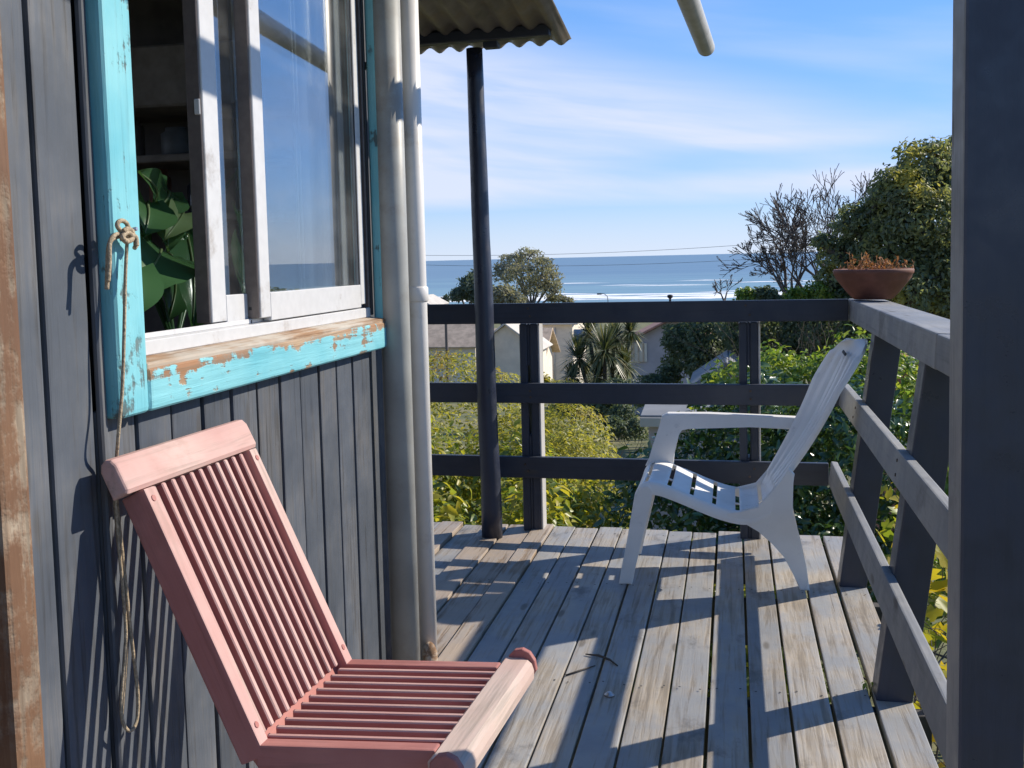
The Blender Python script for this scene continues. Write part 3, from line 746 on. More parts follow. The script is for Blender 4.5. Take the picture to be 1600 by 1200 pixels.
# ------------------------------------------------------------------ round post, corrugated porch roof, round pole
def round_pole(name, label, cat, pts, r, mat, n=20):
    V, F = tube_geo(pts, r, n)
    me = geo_mesh(V, F); me.polygons[-1].use_smooth = me.polygons[-2].use_smooth = False
    # local frame along the pole for the grain
    p0, p1 = Vector(pts[0]), Vector(pts[-1]); fm = frame(p0, p1, Vector((1, 0.2, 0)))
    me.transform(fm.inverted())
    o = link(name, me, mat, None, fm); tag(o, label, cat); return o
pbase = Vector((-1.012, 4.44, -0.004)); ptop = at(741, 76, 4.44)
pp = []; pr = []
for i in range(17):
    t = i/16; q = pbase.lerp(ptop, t)
    pp.append(q+Vector((0.004*noise.noise(Vector((t*5, 1, 0))), 0.004*noise.noise(Vector((t*5, 7, 0))), 0)))
    pr.append(0.0445-0.011*t+0.002*noise.noise(Vector((t*9, 3, 0))))
round_pole('porch_post', 'round dark blue pole holding up the corrugated porch roof', 'post', pp, pr, M['post'])
pr_root = root('porch_roof', 'small corrugated metal porch roof on a round pole', 'roof', (-1.4, 4.4, 2.05))
def build_corrugated():
    X0, X1 = -2.7, -0.655; pitch = 0.088; n = int((X1-X0)/pitch*8); V = []; F = []
    rows = [(4.60, 2.078), (4.2, 2.123), (3.6, 2.188), (3.06, 2.25)]
    for yy, z in rows:
        for i in range(n+1):
            x = X0+(X1-X0)*i/n
            V.append((x, yy+0.01*math.sin(x*9), z+0.0125*math.cos(2*math.pi*(X1-x)/pitch)-0.012*(x-X0)*0))
    for j in range(len(rows)-1):
        for i in range(n): a = j*(n+1)+i; F.append((a, a+1, a+n+2, a+n+1))
    o = link('roof_sheet', geo_mesh(V, F), M['roof_under'], pr_root)
    md = o.modifiers.new('thick', 'SOLIDIFY'); md.thickness = 0.0016
build_corrugated()
bar('beam', (-2.7, 4.40, 2.070), (-0.712, 4.40, 2.090), 0.05, 0.046, M['rail'], pr_root, (0, 0, 1), 0.004)
bar('beam', (-2.7, 3.5, 2.158), (-0.70, 3.5, 2.172), 0.05, 0.06, M['dark_timber'], pr_root, (0, 0, 1), 0.004)
bar('block', (-0.985, 4.40, 2.045), (-0.925, 4.40, 2.046), 0.05, 0.026, M['rail'], pr_root, (0, 0, 1), 0.003)
for x in (-0.72, -1.5): bar('rafter', (x, 3.08, 2.197), (x, 4.36, 2.062), 0.04, 0.05, M['dark_timber'], pr_root, (0, 0, 1), 0.004) if x < -1 else None
pe = Vector((-0.110, 5.03, 2.097)); pdv = Vector((-0.050, -0.998, 0.022))
pts = [pe, pe+pdv*0.012, pe+pdv*1.0, pe+pdv*3.0, pe+pdv*5.6]
round_pole('overhead_pole', 'pale round pole ending in the open sky above the deck', 'pole', pts, [0.035, 0.039, 0.040, 0.041, 0.042], M['pole_grey'], 28)

# ------------------------------------------------------------------ railings
def rail_y(x): return 4.505-0.045*(x+0.2)
fr = root('railing', 'dark blue three rail railing across the far end of the deck', 'railing', (0, 4.5, 0))
for z0, z1, xe, m in ((0.903, 0.990, 0.448, 'rail'), (0.562, 0.648, 0.425, 'rail'), (0.238, 0.330, 0.372, 'rail')):
    zc = (z0+z1)/2
    bar('rail', (-2.6, rail_y(-2.6)+0.014, zc), (xe, rail_y(xe)+0.014, zc), 0.028, z1-z0, M[m], fr, (0, 0, 1), 0.005, 2)
bar('top_rail', (-2.6, rail_y(-2.6)+0.055, 0.962), (0.44, rail_y(0.44)+0.055, 0.962), 0.05, 0.05, M['rail'], fr, (0, 0, 1), 0.005, 2)
for xa, xb, lo in ((-0.900, -0.822, 0.12), (0.022, 0.098, 0.0)):
    y = rail_y((xa+xb)/2)+0.031
    w = (xb-xa-0.012)/2
    box('post', (xa, y, -0.002), (xa+w, y+0.092, 0.90), M['rail'], fr, 0.004, 'z')
    box('post', (xb-w, y, -0.002), (xb, y+0.092, 0.90), M['rail'], fr, 0.004, 'z')
    sb = box('side_board', (xb+0.0006, y+0.002, 0.0), (xb+0.009, y+0.090, 0.90), M['sunlit_side'], fr, 0.002, 'z'); sb['label'] = 'pale unpainted side of the post, toned as sunlit'  # thin board added; sunlight on this side put into its colour
    box('spacer', (xa+w+0.0005, y+0.003, 0.72), (xb-w-0.0005, y+0.089, 0.90), M['rail'], fr, 0.002, 'z')
    box('spacer', (xa+w+0.0005, y+0.003, 0.0), (xb-w-0.0005, y+0.089, 0.42 if xa < -0.5 else 0.34), M['rail'], fr, 0.002, 'z')
rr = root('railing', 'side railing with outward leaning posts along the right edge of the deck', 'railing', (0.45, 3, 0))
def rail_r(x0, z0, z1, th, ya, yb, mat, name='rail', lean=0.13):
    zc = (z0+z1)/2; up = Vector((lean, 0, 1))
    return bar(name, (x0+th/2, ya, zc), (x0+th/2, yb, zc), th, z1-z0, M[mat], rr, up, 0.005, 2)
rail_r(0.374, 0.248, 0.340, 0.026, 1.94, rail_y(0.37)-0.002, 'rail_worn_post_skylit')
rail_r(0.414, 0.566, 0.655, 0.028, 1.94, rail_y(0.42)-0.002, 'rail_worn_post_skylit')
rail_r(0.452, 0.900, 0.985, 0.145, 2.62, rail_y(0.45)+0.09, 'rail_worn_post_skylit', 'top_rail', 0.05)
rail_r(0.452, 0.902, 0.983, 0.145, 1.96, 2.616, 'rail_worn_post_skylit', 'top_rail', 0.05)
for y in (3.90, 2.90):
    p0 = Vector((0.405, y+0.048, -0.005)); p1 = Vector((0.405+0.132*0.895, y+0.048, 0.895))
    bar('post', p0, p1, 0.092, 0.092, M['post'], rr, (0, 1, 0), 0.005, 2)
bp = link('roof_post', box_mesh(0.104, 2.95, 0.104, 0.006, 2, M['post']), M['post'], None,
          frame(Vector((0.411, 1.905, -0.35)), Vector((0.413, 1.905, 2.6)), Vector((0, 1, 0))))
bp.data.materials.append(M['rail_worn_post_skylit'])
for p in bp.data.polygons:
    if p.normal.x > 0.5: p.material_index = 1  # paler left face: skylight put into the colour
tag(bp, 'thick square navy post at the right side of the deck, nearest the camera', 'post')

def bolt(p, ax, parent, r=0.007):
    V, F = tube_geo([Vector(p), Vector(p)+Vector(ax)*0.004], [r, r*.85], 6)
    return link('bolt', geo_mesh(V, F, False), M['bolt'], parent)
for xm in (-0.861, 0.060):
    for z in (0.93, 0.965, 0.59, 0.62, 0.27, 0.30): bolt((xm+rd.uniform(-.02, .02), rail_y(xm), z+rd.uniform(-.006, .006)), (0, -1, 0), fr, 0.0055)
for y in (3.948, 2.948):
    for z, x in ((0.275, 0.376), (0.312, 0.381), (0.595, 0.4135), (0.632, 0.4185)): bolt((x, y+rd.uniform(-.015, .015), z), (-1, 0, 0.1), rr, 0.0055)
sp = root('sprout', 'tiny green sprout growing from the deck gap by the right railing', 'sprout', (0.353, 2.98, -0.03))
for k in range(5):
    a = k*1.3; p0 = Vector((0.353, 2.98, -0.03)); p1 = p0+Vector((.014*math.cos(a), .014*math.sin(a), .040+.004*k))
    me = leaves_mesh(np.array([tuple(p1)]), np.array([[math.cos(a)*.4, math.sin(a)*.4, 1.0]]), 0.020, LT, 0.1)
    link('leaf', me, M['lit_leaf'], sp); tube('stem', [p0, p1], 0.001, M['lit_leaf'], sp, 4)

# ------------------------------------------------------------------ bowl on the rail corner
bx, by, bz = 0.530, 4.40, 0.992
bw = root('plant_bowl', 'wide terracotta bowl of dried plants on the railing corner', 'bowl', (bx, by, bz))
lathe('bowl', [(0.070, 0.0), (0.076, 0.003), (0.100, 0.030), (0.128, 0.066), (0.141, 0.082), (0.144, 0.095), (0.149, 0.099), (0.150, 0.112), (0.145, 0.117), (0.139, 0.113), (0.133, 0.085), (0.060, 0.06)],
      M['terracotta'], bw, (bx, by, bz), 40)
lathe('soil', [(0.138, 0.098), (0.09, 0.106), (0.03, 0.109), (0.002, 0.108)], M['soil'], bw, (bx, by, bz), 24)
def build_dry():
    V = []; F = []; rs = random.Random(4); P = []; 
    for k in range(46):
        a = rs.uniform(0, 6.28); r = 0.12*math.sqrt(rs.random()); b = Vector((bx+r*math.cos(a), by+r*math.sin(a), bz+0.100))
        h = rs.uniform(0.015, 0.055) if k % 4 else rs.uniform(0.05, 0.085)
        t = b+Vector((rs.uniform(-.03, .03), rs.uniform(-.03, .03), h))
        v, f = tube_geo([b, (b+t)/2+Vector((rs.uniform(-.01, .01), 0, 0)), t], [0.0018, 0.0014, 0.001], 3)
        o = len(V); V += v; F += [tuple(i+o for i in q) for q in f]
        for j in range(7):
            P.append(b.lerp(t, rs.uniform(0.2, 1.0)))
    link('dried_stems', geo_mesh(V, F), M['dry'], bw)
    P = np.array([tuple(p) for p in P]); me = leaves_mesh(P, rng.normal(0, 1, P.shape), 0.016, LT, 0.3)
    link('dried_leaves', me, M['dry'], bw)
build_dry()
kb = root('rail_knob', 'small dark knob on the far railing top', 'knob', at(1047, 468, 4.49))
kp = at(1047, 468, 4.50); kp.z = 0.9905
lathe('stem', [(0.005, 0), (0.004, 0.008), (0.006, 0.012)], M['black'], kb, kp, 10)
lathe('cup', [(0.006, 0.0122), (0.011, 0.016), (0.012, 0.024), (0.006, 0.027)], M['black'], kb, kp, 12)
sc = lathe('screw_cap', [(0.014, 0.0), (0.013, 0.003), (0.008, 0.0045), (0.007, 0.008), (0.003, 0.0085)], M['cap'], None, Vector((*EYE.xy, 0)), 16)
r_ = ray(952, 1086); p_ = EYE+r_*(-(HC-0.003)/r_.z); sc.matrix_basis = Matrix.Translation(p_)
tag(sc, 'small round metal screw cap lying on the deck boards', 'screw cap')
tw = root('twig', 'small dark forked twig lying on the deck', 'twig', (-0.28, 2.78, 0))
def fl(x, y, h=0.005): r = ray(x, y); return EYE+r*((h-HC)/r.z)
tube('stem', [fl(884, 1055), fl(905, 1048), fl(930, 1040)], [0.0025, 0.003, 0.002], M['bark'], tw, 5)
tube('side_stem', [fl(915, 1022), fl(935, 1024, .008), fl(952, 1030), fl(965, 1040)], [0.002, 0.004, 0.003, 0.002], M['bark'], tw, 5)

# ------------------------------------------------------------------ white plastic chair
wc = root('plastic_chair', 'low white plastic chair with slatted seat and tall reclined back', 'chair', (-0.05, 4.07, 0))
seat_prof = [(-0.352, 0.300), (-0.345, 0.335), (-0.328, 0.360), (-0.300, 0.372), (-0.262, 0.368), (-0.215, 0.352), (-0.160, 0.330), (-0.100, 0.305), (-0.040, 0.284), (0.020, 0.272), (0.075, 0.276), (0.115, 0.300), (0.150, 0.345)]
ps = spline([(a, 0, b) for a, b in seat_prof], 8)
YN, YF = 3.845, 4.265
def arc_sub(a, b):
    # points of seat profile between arclength fractions
    L_ = [0]
    for i in range(1, len(ps)): L_.append(L_[-1]+(ps[i]-ps[i-1]).length)
    T = L_[-1]; out = []
    for k in range(7):
        s = T*(a+(b-a)*k/6); j = max(0, min(len(ps)-2, next((i-1 for i, l in enumerate(L_) if l >= s), len(ps)-2)))
        t = (s-L_[j])/max(1e-9, L_[j+1]-L_[j]); out.append(ps[j].lerp(ps[j+1], min(1, max(0, t))))
    return out
def sheet_part(name, rows, th, mat, parent, bev=0.0025):
    """rows: list of rows of points -> solid smooth shell"""
    nr, nc = len(rows), len(rows[0]); V = [p for r in rows for p in r]
    F = [(i*nc+j, i*nc+j+1, (i+1)*nc+j+1, (i+1)*nc+j) for i in range(nr-1) for j in range(nc-1)]
    o = link(name, geo_mesh(V, F), mat, parent)
    md = o.modifiers.new('thick', 'SOLIDIFY'); md.thickness = th; md.offset = 0
    b = o.modifiers.new('edge', 'BEVEL'); b.width = bev; b.segments = 2; b.limit_method = 'ANGLE'; b.angle_limit = math.radians(50)
    return o
nsl = 7
for k in range(nsl):
    a, b = k/nsl+0.0125, (k+1)/nsl-0.0125
    if k == 0: a = 0.0
    if k == nsl-1: b = 1.0
    pr_ = arc_sub(a, b)
    rows = [[Vector((p.x, YN+0.013+(YF-YN-0.026)*j/6, p.z-0.006*math.sin(math.pi*j/6))) for j in range(7)] for p in pr_]
    sheet_part('seat_slat', rows, 0.006, M['plastic'], wc)
for y, s in ((YN, 1), (YF, -1)):  # rims down both sides
    pr_ = arc_sub(0.0, 1.0); full = ps
    rows = [[Vector((p.x, y+s*0.016, p.z)), Vector((p.x, y+s*0.006, p.z-0.001)), Vector((p.x, y, p.z-0.010)), Vector((p.x-0.0, y-s*0.003, p.z-(0.042 if s > 0 else 0.016)))] for p in full[:-6]]
    sheet_part('seat_rim', rows, 0.006, M['plastic'], wc)
yc = (YN+YF)/2
rows = [[Vector((p.x, yc-0.035+0.012*j/2, p.z-0.011)) for j in range(3)] for p in ps]
sheet_part('seat_spine', rows, 0.006, M['plastic'], wc)
# backrest: ribbed shell
def build_back():
    rows = []; A = Vector((0.118, 0, 0.300)); B_ = Vector((0.432, 0, 0.862)); nv = 36; nu = 60
    for i in range(nv+1):
        t = i/nv; c = A.lerp(B_, t)+Vector((0.020*math.sin(math.pi*t), 0, -0.012*math.sin(math.pi*t)))
        hw = 0.145+0.068*math.sin(min(1, t*1.35)*math.pi*0.55)
        hw *= math.sqrt(max(0.012, 1-((t-0.70)/0.301)**2.0)) if t > 0.70 else 1
        row = []
        for j in range(nu+1):
            s = 2*j/nu-1
            rib = 0.010*(1 if abs((abs(s)*2.6+0.25) % 1-0.5) < 0.22 else 0)*(1 if 0.08 < t < 0.9 else 0)
            bend = 0.040*abs(s)**2.0*(0.15+0.85*t)*(1 if t < 0.7 else max(0, (1-t)/0.3))
            n = Vector((-0.87, 0, 0.49))
            p = c+n*(bend+rib)+Vector((-0.034*s*(0.2+0.8*t), yc+hw*s, 0))
            row.append(p)
        rows.append(row)
    o = sheet_part('backrest', rows, 0.010, M['plastic'], wc, 0.003)
    # slot near the top
    q = A.lerp(B_, 0.90)+Vector((-0.012, yc+0.0, 0.008))
    bar('slot', q+Vector((0, -0.06, 0)), q+Vector((0.0, 0.03, 0.004)), 0.005, 0.010, M['black'], wc, (0.49, 0, 0.87), 0.001)
build_back()
def side_part(name, poly, y, depth, bev=0.007, shear=None):
    o = extrude_poly(name, poly, (0, 1, 0), (0, y, 0), (1, 0, 0), (0, 0, 1), depth, M['plastic'], wc, bev, True, 3)
    return o
def catm(poly, n=5):
    c = [Vector((a, b, 0)) for a, b in poly]; N_ = len(c); out = []
    for i in range(N_):
        p0, p1, p2, p3 = c[i-1], c[i], c[(i+1) % N_], c[(i+2) % N_]
        for k in range(n):
            t = k/n; q = 0.5*((2*p1)+(p2-p0)*t+(2*p0-5*p1+4*p2-p3)*t*t+(3*p1-p0-3*p2+p3)*t**3); out.append((q.x, q.y))
    return out
front_leg = [(-0.412, 0.0), (-0.364, 0.0), (-0.352, 0.06), (-0.325, 0.17), (-0.296, 0.285), (-0.282, 0.345), (-0.300, 0.366), (-0.330, 0.358), (-0.350, 0.330), (-0.362, 0.26), (-0.380, 0.16), (-0.401, 0.06)]
rear_leg = [(0.222, 0.0), (0.255, 0.0), (0.243, 0.09), (0.222, 0.19), (0.198, 0.28), (0.192, 0.34), (0.205, 0.41), (0.185, 0.435), (0.135, 0.345), (0.085, 0.286), (0.02, 0.268), (-0.03, 0.272), (-0.035, 0.252), (0.03, 0.236), (0.085, 0.212), (0.13, 0.172), (0.168, 0.118), (0.2, 0.055)]
rear_leg_far = rear_leg
side_part('leg', front_leg, YN-0.006, 0.036); side_part('leg', rear_leg, YN-0.004, 0.030)
side_part('leg', front_leg, YF-0.030, 0.036); side_part('leg', rear_leg, YF-0.026, 0.030)
arm = [(-0.345, 0.352), (-0.235, 0.335), (-0.231, 0.40), (-0.222, 0.48), (-0.205, 0.506), (-0.17, 0.512), (0.05, 0.510), (0.235, 0.500), (0.275, 0.515), (0.262, 0.548), (0.15, 0.552), (-0.1, 0.562), (-0.255, 0.563), (-0.278, 0.552), (-0.288, 0.51), (-0.305, 0.43)]
side_part('armrest', arm, YF-0.01, 0.052, 0.010)

# ------------------------------------------------------------------ red folding chair
rc = root('folding_chair', 'faded red slatted folding chair standing by the cabin wall below the window', 'chair', (-0.65, 1.6, 0))
RN, RF = Vector((-0.722, 1.487, 0.452)), Vector((-0.707, 1.822, 0.452))     # rear of seat, near and far
FN, FF = Vector((-0.425, 1.474, 0.470)), Vector((-0.404, 1.800, 0.470))     # front of seat
TN, TF = Vector((-0.904, 1.500, 0.846)), Vector((-0.889, 1.838, 0.846))     # top of back
upb = (TN-RN).normalized(); nb = upb.cross((TF-TN).normalized()); nb = nb if nb.x > 0 else -nb
ups = (FN-RN).normalized(); ns_ = Vector((-ups.z, 0, ups.x))
def lerp3(a, b, t): return a.lerp(b, t)
# stiles and slats of the back
for a, b in ((RN, TN), (RF, TF)):
    o = bar('stile', a-(b-a).normalized()*0.02, b-(b-a).normalized()*0.012, 0.026, 0.044, M['pink'], rc, nb, 0.003, 2); lit_face_tone(o.data, M['pink_faded_lit'])
nsb = 11
for k in range(nsb):
    t = (k+1)/(nsb+1)
    o = bar('back_slat', RN.lerp(RF, t)+upb*0.004+nb*0.004, TN.lerp(TF, t)-upb*0.012+nb*0.004, 0.0112, 0.016, M['pink'], rc, nb, 0.002, 1); lit_face_tone(o.data, M['pink_faded_lit'])
for a, b in ((RN, TN), (RF, TF)):
    for t in (0.06, 0.93):
        q = a.lerp(b, t)+nb*0.0222; V_, F_ = tube_geo([q, q+nb*0.0012], [0.0055, 0.005], 8); link('dowel', geo_mesh(V_, F_, False), M['pink'], rc)
bar('back_rail', RN-nb*0.012-upb*0.006, RF-nb*0.012-upb*0.006, 0.03, 0.022, M['pink'], rc, nb, 0.003)
sv = (TF-TN).normalized()
# top rail: rounded board
def prof_extrude(name, prof, p0, p1, u, v, mat, bev=0.006):
    ax = (p1-p0); d = ax.length
    o = extrude_poly(name, prof, ax.normalized(), (0, 0, 0), Vector(u), Vector(v), d, mat, None, bev, True, 3)
    me = o.data; fm = frame(p0, p1, Vector(v)); o.data.transform(Matrix.Translation(p0)); o.data.transform(fm.inverted())
    C.objects.unlink(o); RM.pop(o.name, None); bpy.data.objects.remove(o)
    return link(name, me, mat, rc, fm)
top_prof = [(-0.016, -0.030), (0.012, -0.030), (0.016, -0.024), (0.015, 0.016), (0.010, 0.027), (0.0, 0.031), (-0.010, 0.027), (-0.016, 0.016)]
tc_ = (TN+TF)/2+upb*0.020
prof_extrude('top_rail', top_prof, tc_-sv*0.212, tc_+sv*0.203, nb, upb, M['pink_faded_lit'])
# seat
for a, b in ((RN, FN), (RF, FF)):
    bar('seat_side', a-ns_*0.012+ups*0.012, b-ns_*0.012, 0.026, 0.036, M['pink'], rc, ns_, 0.003, 2)
nss = 10
for k in range(nss):
    t = (k+1)/(nss+1)
    o = bar('seat_slat', RN.lerp(RF, t)+ups*0.012-ns_*0.008, FN.lerp(FF, t)+ups*0.006-ns_*0.008, 0.0105, 0.024, M['pink'], rc, ns_, 0.002, 1); lit_face_tone(o.data, M['pink_faded_lit'])
fs = (FF-FN).normalized()
# front rail: broad rounded nose with a lip
fp = [(-0.016, -0.022), (-0.016, 0.001), (-0.010, 0.006), (0.006, 0.004), (0.018, 0.003), (0.028, 0.001), (0.035, -0.006), (0.038, -0.018), (0.037, -0.032), (0.030, -0.034), (0.027, -0.024), (0.018, -0.016), (0.0, -0.018)]
fc = (FN+FF)/2+ups*0.014
prof_extrude('front_rail', fp, fc-fs*0.205, fc+fs*0.203, ups, ns_, M['pink_bleached'], 0.003)
cap_p = [(-0.012, -0.024), (-0.008, 0.006), (0.004, 0.017), (0.018, 0.019), (0.031, 0.012), (0.039, -0.002), (0.041, -0.020), (0.034, -0.030), (0.010, -0.024)]
for s0 in (-0.2175, 0.2032): prof_extrude('rail_end', cap_p, fc+fs*s0, fc+fs*(s0+0.014), ups, ns_, M['pink'], 0.003)
# folding legs: the stiles' legs run forward to the floor, the seat legs run back
for a in (RN, RF):
    s = 0.030 if a is RN else -0.030
    bar('leg', Vector((a.x+0.005, a.y+s, a.z-0.02)), Vector((a.x+0.31, a.y+s, 0.018)), 0.024, 0.038, M['pink'], rc, (1, 0, 0.6), 0.003, 2)
for a, r0 in ((FN, RN), (FF, RF)):
    s = 0.058 if a is FN else -0.058
    bar('leg', Vector((a.x-0.03, a.y+s, a.z-0.028)), Vector((a.x-0.34, a.y+s, 0.020)), 0.024, 0.038, M['pink'], rc, (1, 0, -0.6), 0.003, 2)
bar('stretcher', Vector((-0.50, 1.52, 0.145)), Vector((-0.50, 1.79, 0.145)), 0.024, 0.030, M['pink'], rc, (0, 0, 1), 0.003)
bar('seat_brace', RN+ups*0.12-ns_*0.034, RF+ups*0.12-ns_*0.034, 0.03, 0.020, M['pink'], rc, ns_, 0.003)

# ------------------------------------------------------------------ indoor plant
ip = root('house_plant', 'leafy green house plant just inside the open window', 'plant', (-1.2, 2.2, 0.90))
lathe('pot', [(0.06, 0), (0.085, 0.09), (0.088, 0.10), (0.08, 0.10), (0.07, 0.085)], M['black'], ip, (-1.22, 2.22, 0.902), 20)
def big_leaf(base, tip, width, nrm, mat, bend=0.12, cup=0.25):
    """heart shaped blade from base to tip"""
    base, tip, nrm = Vector(base), Vector(tip), Vector(nrm).normalized()
    ax = tip-base; Ln = ax.length; t = ax.normalized(); s = t.cross(nrm).normalized(); n = s.cross(t)
    nu, nv = 8, 14; V = []; F = []
    for i in range(nv+1):
        u = i/nv
        w = width*0.5*(math.sin(math.pi*min(1, (u*0.93+0.07))**0.72))**0.9 if u < 1 else 0.0
        back = -0.10*(1-u)**3
        for j in range(nu+1):
            q = 2*j/nu-1
            lob = -0.16*abs(q)*(1-u)**4
            p = base+t*(Ln*(u+lob))+s*(w*q)+n*(Ln*(bend*math.sin(math.pi*u)-0.25*bend*u)+width*cup*(abs(q)**1.3)*0.5+width*0.012*math.cos(u*40)*abs(q))
            V.append(p)
    for i in range(nv):
        for j in range(nu): a = i*(nu+1)+j; F.append((a, a+1, a+nu+2, a+nu+1))
    o = link('leaf', geo_mesh(V, F), mat, ip)
    rib = tube_geo([base+n*0.001+(t*(Ln*k/6)+n*(Ln*(bend*math.sin(math.pi*k/6)-0.25*bend*k/6)+0.002)) for k in range(7)], [0.003*(1-k/7)+0.0006 for k in range(7)], 5)
    link('midrib', geo_mesh(*rib), M['house_leaf_pale'], o)
    return o
def ap(x, y, X): return atx(x, y, X)
HL, HP = M['house_leaf'], M['house_leaf_pale']
big_leaf(ap(238, 318, -1.20), ap(214, 266, -1.14), 0.085, (1, -0.6, 0.3), HL)
big_leaf(ap(228, 318, -1.16), ap(224, 372, -1.12), 0.115, (1, -0.5, 0.5), HL)
big_leaf(ap(284, 334, -1.22), ap(256, 376, -1.15), 0.08, (1, -0.9, 0.4), HP)
big_leaf(ap(238, 402, -1.20), ap(206, 470, -1.08), 0.20, (1, -0.3, 0.9), HL, 0.2, 0.2)
big_leaf(ap(240, 405, -1.22), ap(272, 440, -1.10), 0.17, (1, -0.2, 1.0), HL, 0.2, 0.2)
big_leaf(ap(292, 368, -1.22), ap(300, 532, -1.14), 0.13, (1, -0.9, 0.1), HL, 0.10, 0.5)
big_leaf(ap(245, 330, -1.24), ap(262, 395, -1.2), 0.10, (1, -0.4, 0.3), HL)
big_leaf(ap(384, 250, -1.20), ap(368, 300, -1.16), 0.09, (1, -0.6, 0.2), HL)
big_leaf(ap(378, 385, -1.20), ap(388, 500, -1.14), 0.10, (1, -0.8, 0.2), HL, 0.1, 0.4)
big_leaf(ap(372, 330, -1.20), ap(376, 372, -1.14), 0.07, (1, -0.8, 0.2), HL)
big_leaf(ap(262, 300, -1.26), ap(232, 345, -1.2), 0.10, (1, -0.5, 0.4), HL)
big_leaf(ap(310, 360, -1.30), ap(318, 470, -1.24), 0.10, (1, -0.9, 0.2), HL, 0.1, 0.4)
big_leaf(ap(215, 420, -1.10), ap(204, 500, -1.06), 0.09, (1, -0.5, 0.3), HL, 0.1, 0.3)
big_leaf(ap(270, 430, -1.26), ap(262, 505, -1.2), 0.11, (1, -0.6, 0.5), HL, 0.12, 0.3)
for x, y in ((238, 318), (284, 334), (238, 402), (292, 368), (384, 250), (378, 385)):
    q = ap(x, y, -1.21); tube('stem', spline([(-1.22, 2.22, 1.0), ((q.x-1.22)/2-0.03, (q.y+2.22)/2, (q.z+1.0)/2+0.04), q], 5), 0.005, M['house_leaf'], ip, 6)
for x, h, r, m, z, lab in ((-1.44, .10, .035, 'win_dark', 1.3205, 'dark squat jar on the lower shelf inside the cabin, right of the plant top'), (-1.56, .13, .03, 'terracotta', 1.3205, 'brown narrow jar on the lower shelf inside the cabin'),
                         (-1.50, .08, .045, 'lamp_grey', 1.4805, 'squat grey jar on the upper shelf inside the cabin'), (-1.64, .11, .035, 'brown_alu', 1.4805, 'dim brown jar at the left on the upper shelf inside the cabin')):
    j = lathe('jar', [(r*.9, 0), (r, .01), (r, h*.8), (r*.7, h*.9), (r*.72, h)], M[m], None, (x, 2.80, z), 14)
    tag(j, lab, 'jar', 'jars on the shelves in the dark room')

# ------------------------------------------------------------------ garden plants close to the deck
def shrub(name, label, cat, base, blobs, n, size, mat, tmpl=LT, inner=0.5, lump=0.25, freq=1.6, jit=0.5, updir=0.4, stems=6, group=None):
    t = root(name, label, cat, base, 0, group)
    V = []; F = []; rs = random.Random(int(base[0]*100+base[1]*10))
    for k in range(stems):
        b = blobs[k % len(blobs)]
        p1 = Vector((b[0]+rs.uniform(-.4, .4)*b[3], b[1]+rs.uniform(-.4, .4)*b[4], b[2]+b[5]*0.3))
        p0 = Vector((base[0]+rs.uniform(-.15, .15), base[1]+rs.uniform(-.15, .15), base[2]-0.05))
        branch_geo(p0, p1-p0, (p1-p0).length*0.50, 0.012+0.01*size*10, 2, 0.5, V, F, 5, (2, 3), 0.12, 0.6, rs)
    link('stems', geo_mesh(V, F), M['bark'], t)
    foliage(name, blobs, n, size, mat, t, tmpl, inner, lump, freq, jit, updir)
    return t
gz = ground_z
# large olive hedge sloping down to the right
shrub('hedge', 'large olive green hedge sloping down behind the far railing, left of the sword leaf tree', 'hedge', (-3.6, 12, gz(-3.6, 12)),
      [(-5.2, 12.6, -1.25, 1.9, 2.0, 1.50), (-3.4, 12.2, -1.55, 1.5, 1.8, 1.70), (-2.3, 11.6, -1.9, 1.0, 1.5, 1.45), (-1.75, 11.2, -1.60, .62, 1.2, 1.36), (-1.32, 10.6, -2.0, .46, 1.0, 1.35), (-7.2, 13.0, -1.3, 2.0, 2.0, 1.6)],
      52000, 0.055, M['hedge'], LT, 0.80, 0.05, 2.2, 0.55, 0.5)
shrub('hedge', 'rusty brown topped bush below the grey shed roof, right of the olive hedge', 'hedge', (-1.35, 9.6, gz(-1.35, 9.6)),
      [(-1.50, 9.6, -1.35, .62, .8, .95)], 9000, 0.045, M['hedge'], LT, 0.75, 0.08, 2.0, 0.6, 0.4)
# yellow-green leafy plants right beyond the deck edge
fx = [(-2.3, 6.2, .62), (-1.75, 6.0, .70), (-1.2, 6.3, .66), (-0.75, 5.75, .40), (-0.42, 5.9, .42), (-0.05, 5.8, .34)]
for k, (x, y, h) in enumerate(fx):
    zt = (-0.12, -0.10, -0.16, -0.36, -0.40, -0.46)[k]
    lab = ('tall leafy garden plant half hidden by the white drain pipe', 'bushy yellow green plant left of the round pole', 'yellow leafed plant between the round pole and the railing post',
           'low leafy plant at the deck edge right of the railing post', 'bright leafy plant in front of the dark glossy shrub', 'small leafy plant behind the front leg of the white chair')[k]
    shrub('garden_plant', lab, 'plant', (x, y, gz(x, y)), [(x, y, zt-h*1.15, .42, .40, h*1.15), (x+.15, y-.12, zt-h*1.5, .40, .35, h)], 2100 if k < 3 else 1500, 0.085, M['front_leaf'],
          LT, 0.55, 0.22, 2.2, 0.6, 0.5, 6, 'leafy plants beyond the deck edge')
shrub('garden_plant', 'tall yellowing shrub in front of the olive hedge, seen beside the white drain pipe', 'plant', (-2.3, 8.2, gz(-2.3, 8.2)),
      [(-2.6, 8.2, -0.95, .75, .7, .80), (-1.75, 8.4, -1.0, .62, .6, .78), (-1.15, 8.2, -1.2, .5, .5, .62)], 9500, 0.075, M['front_leaf'], LT, 0.6, 0.16, 2.0, 0.6, 0.5)
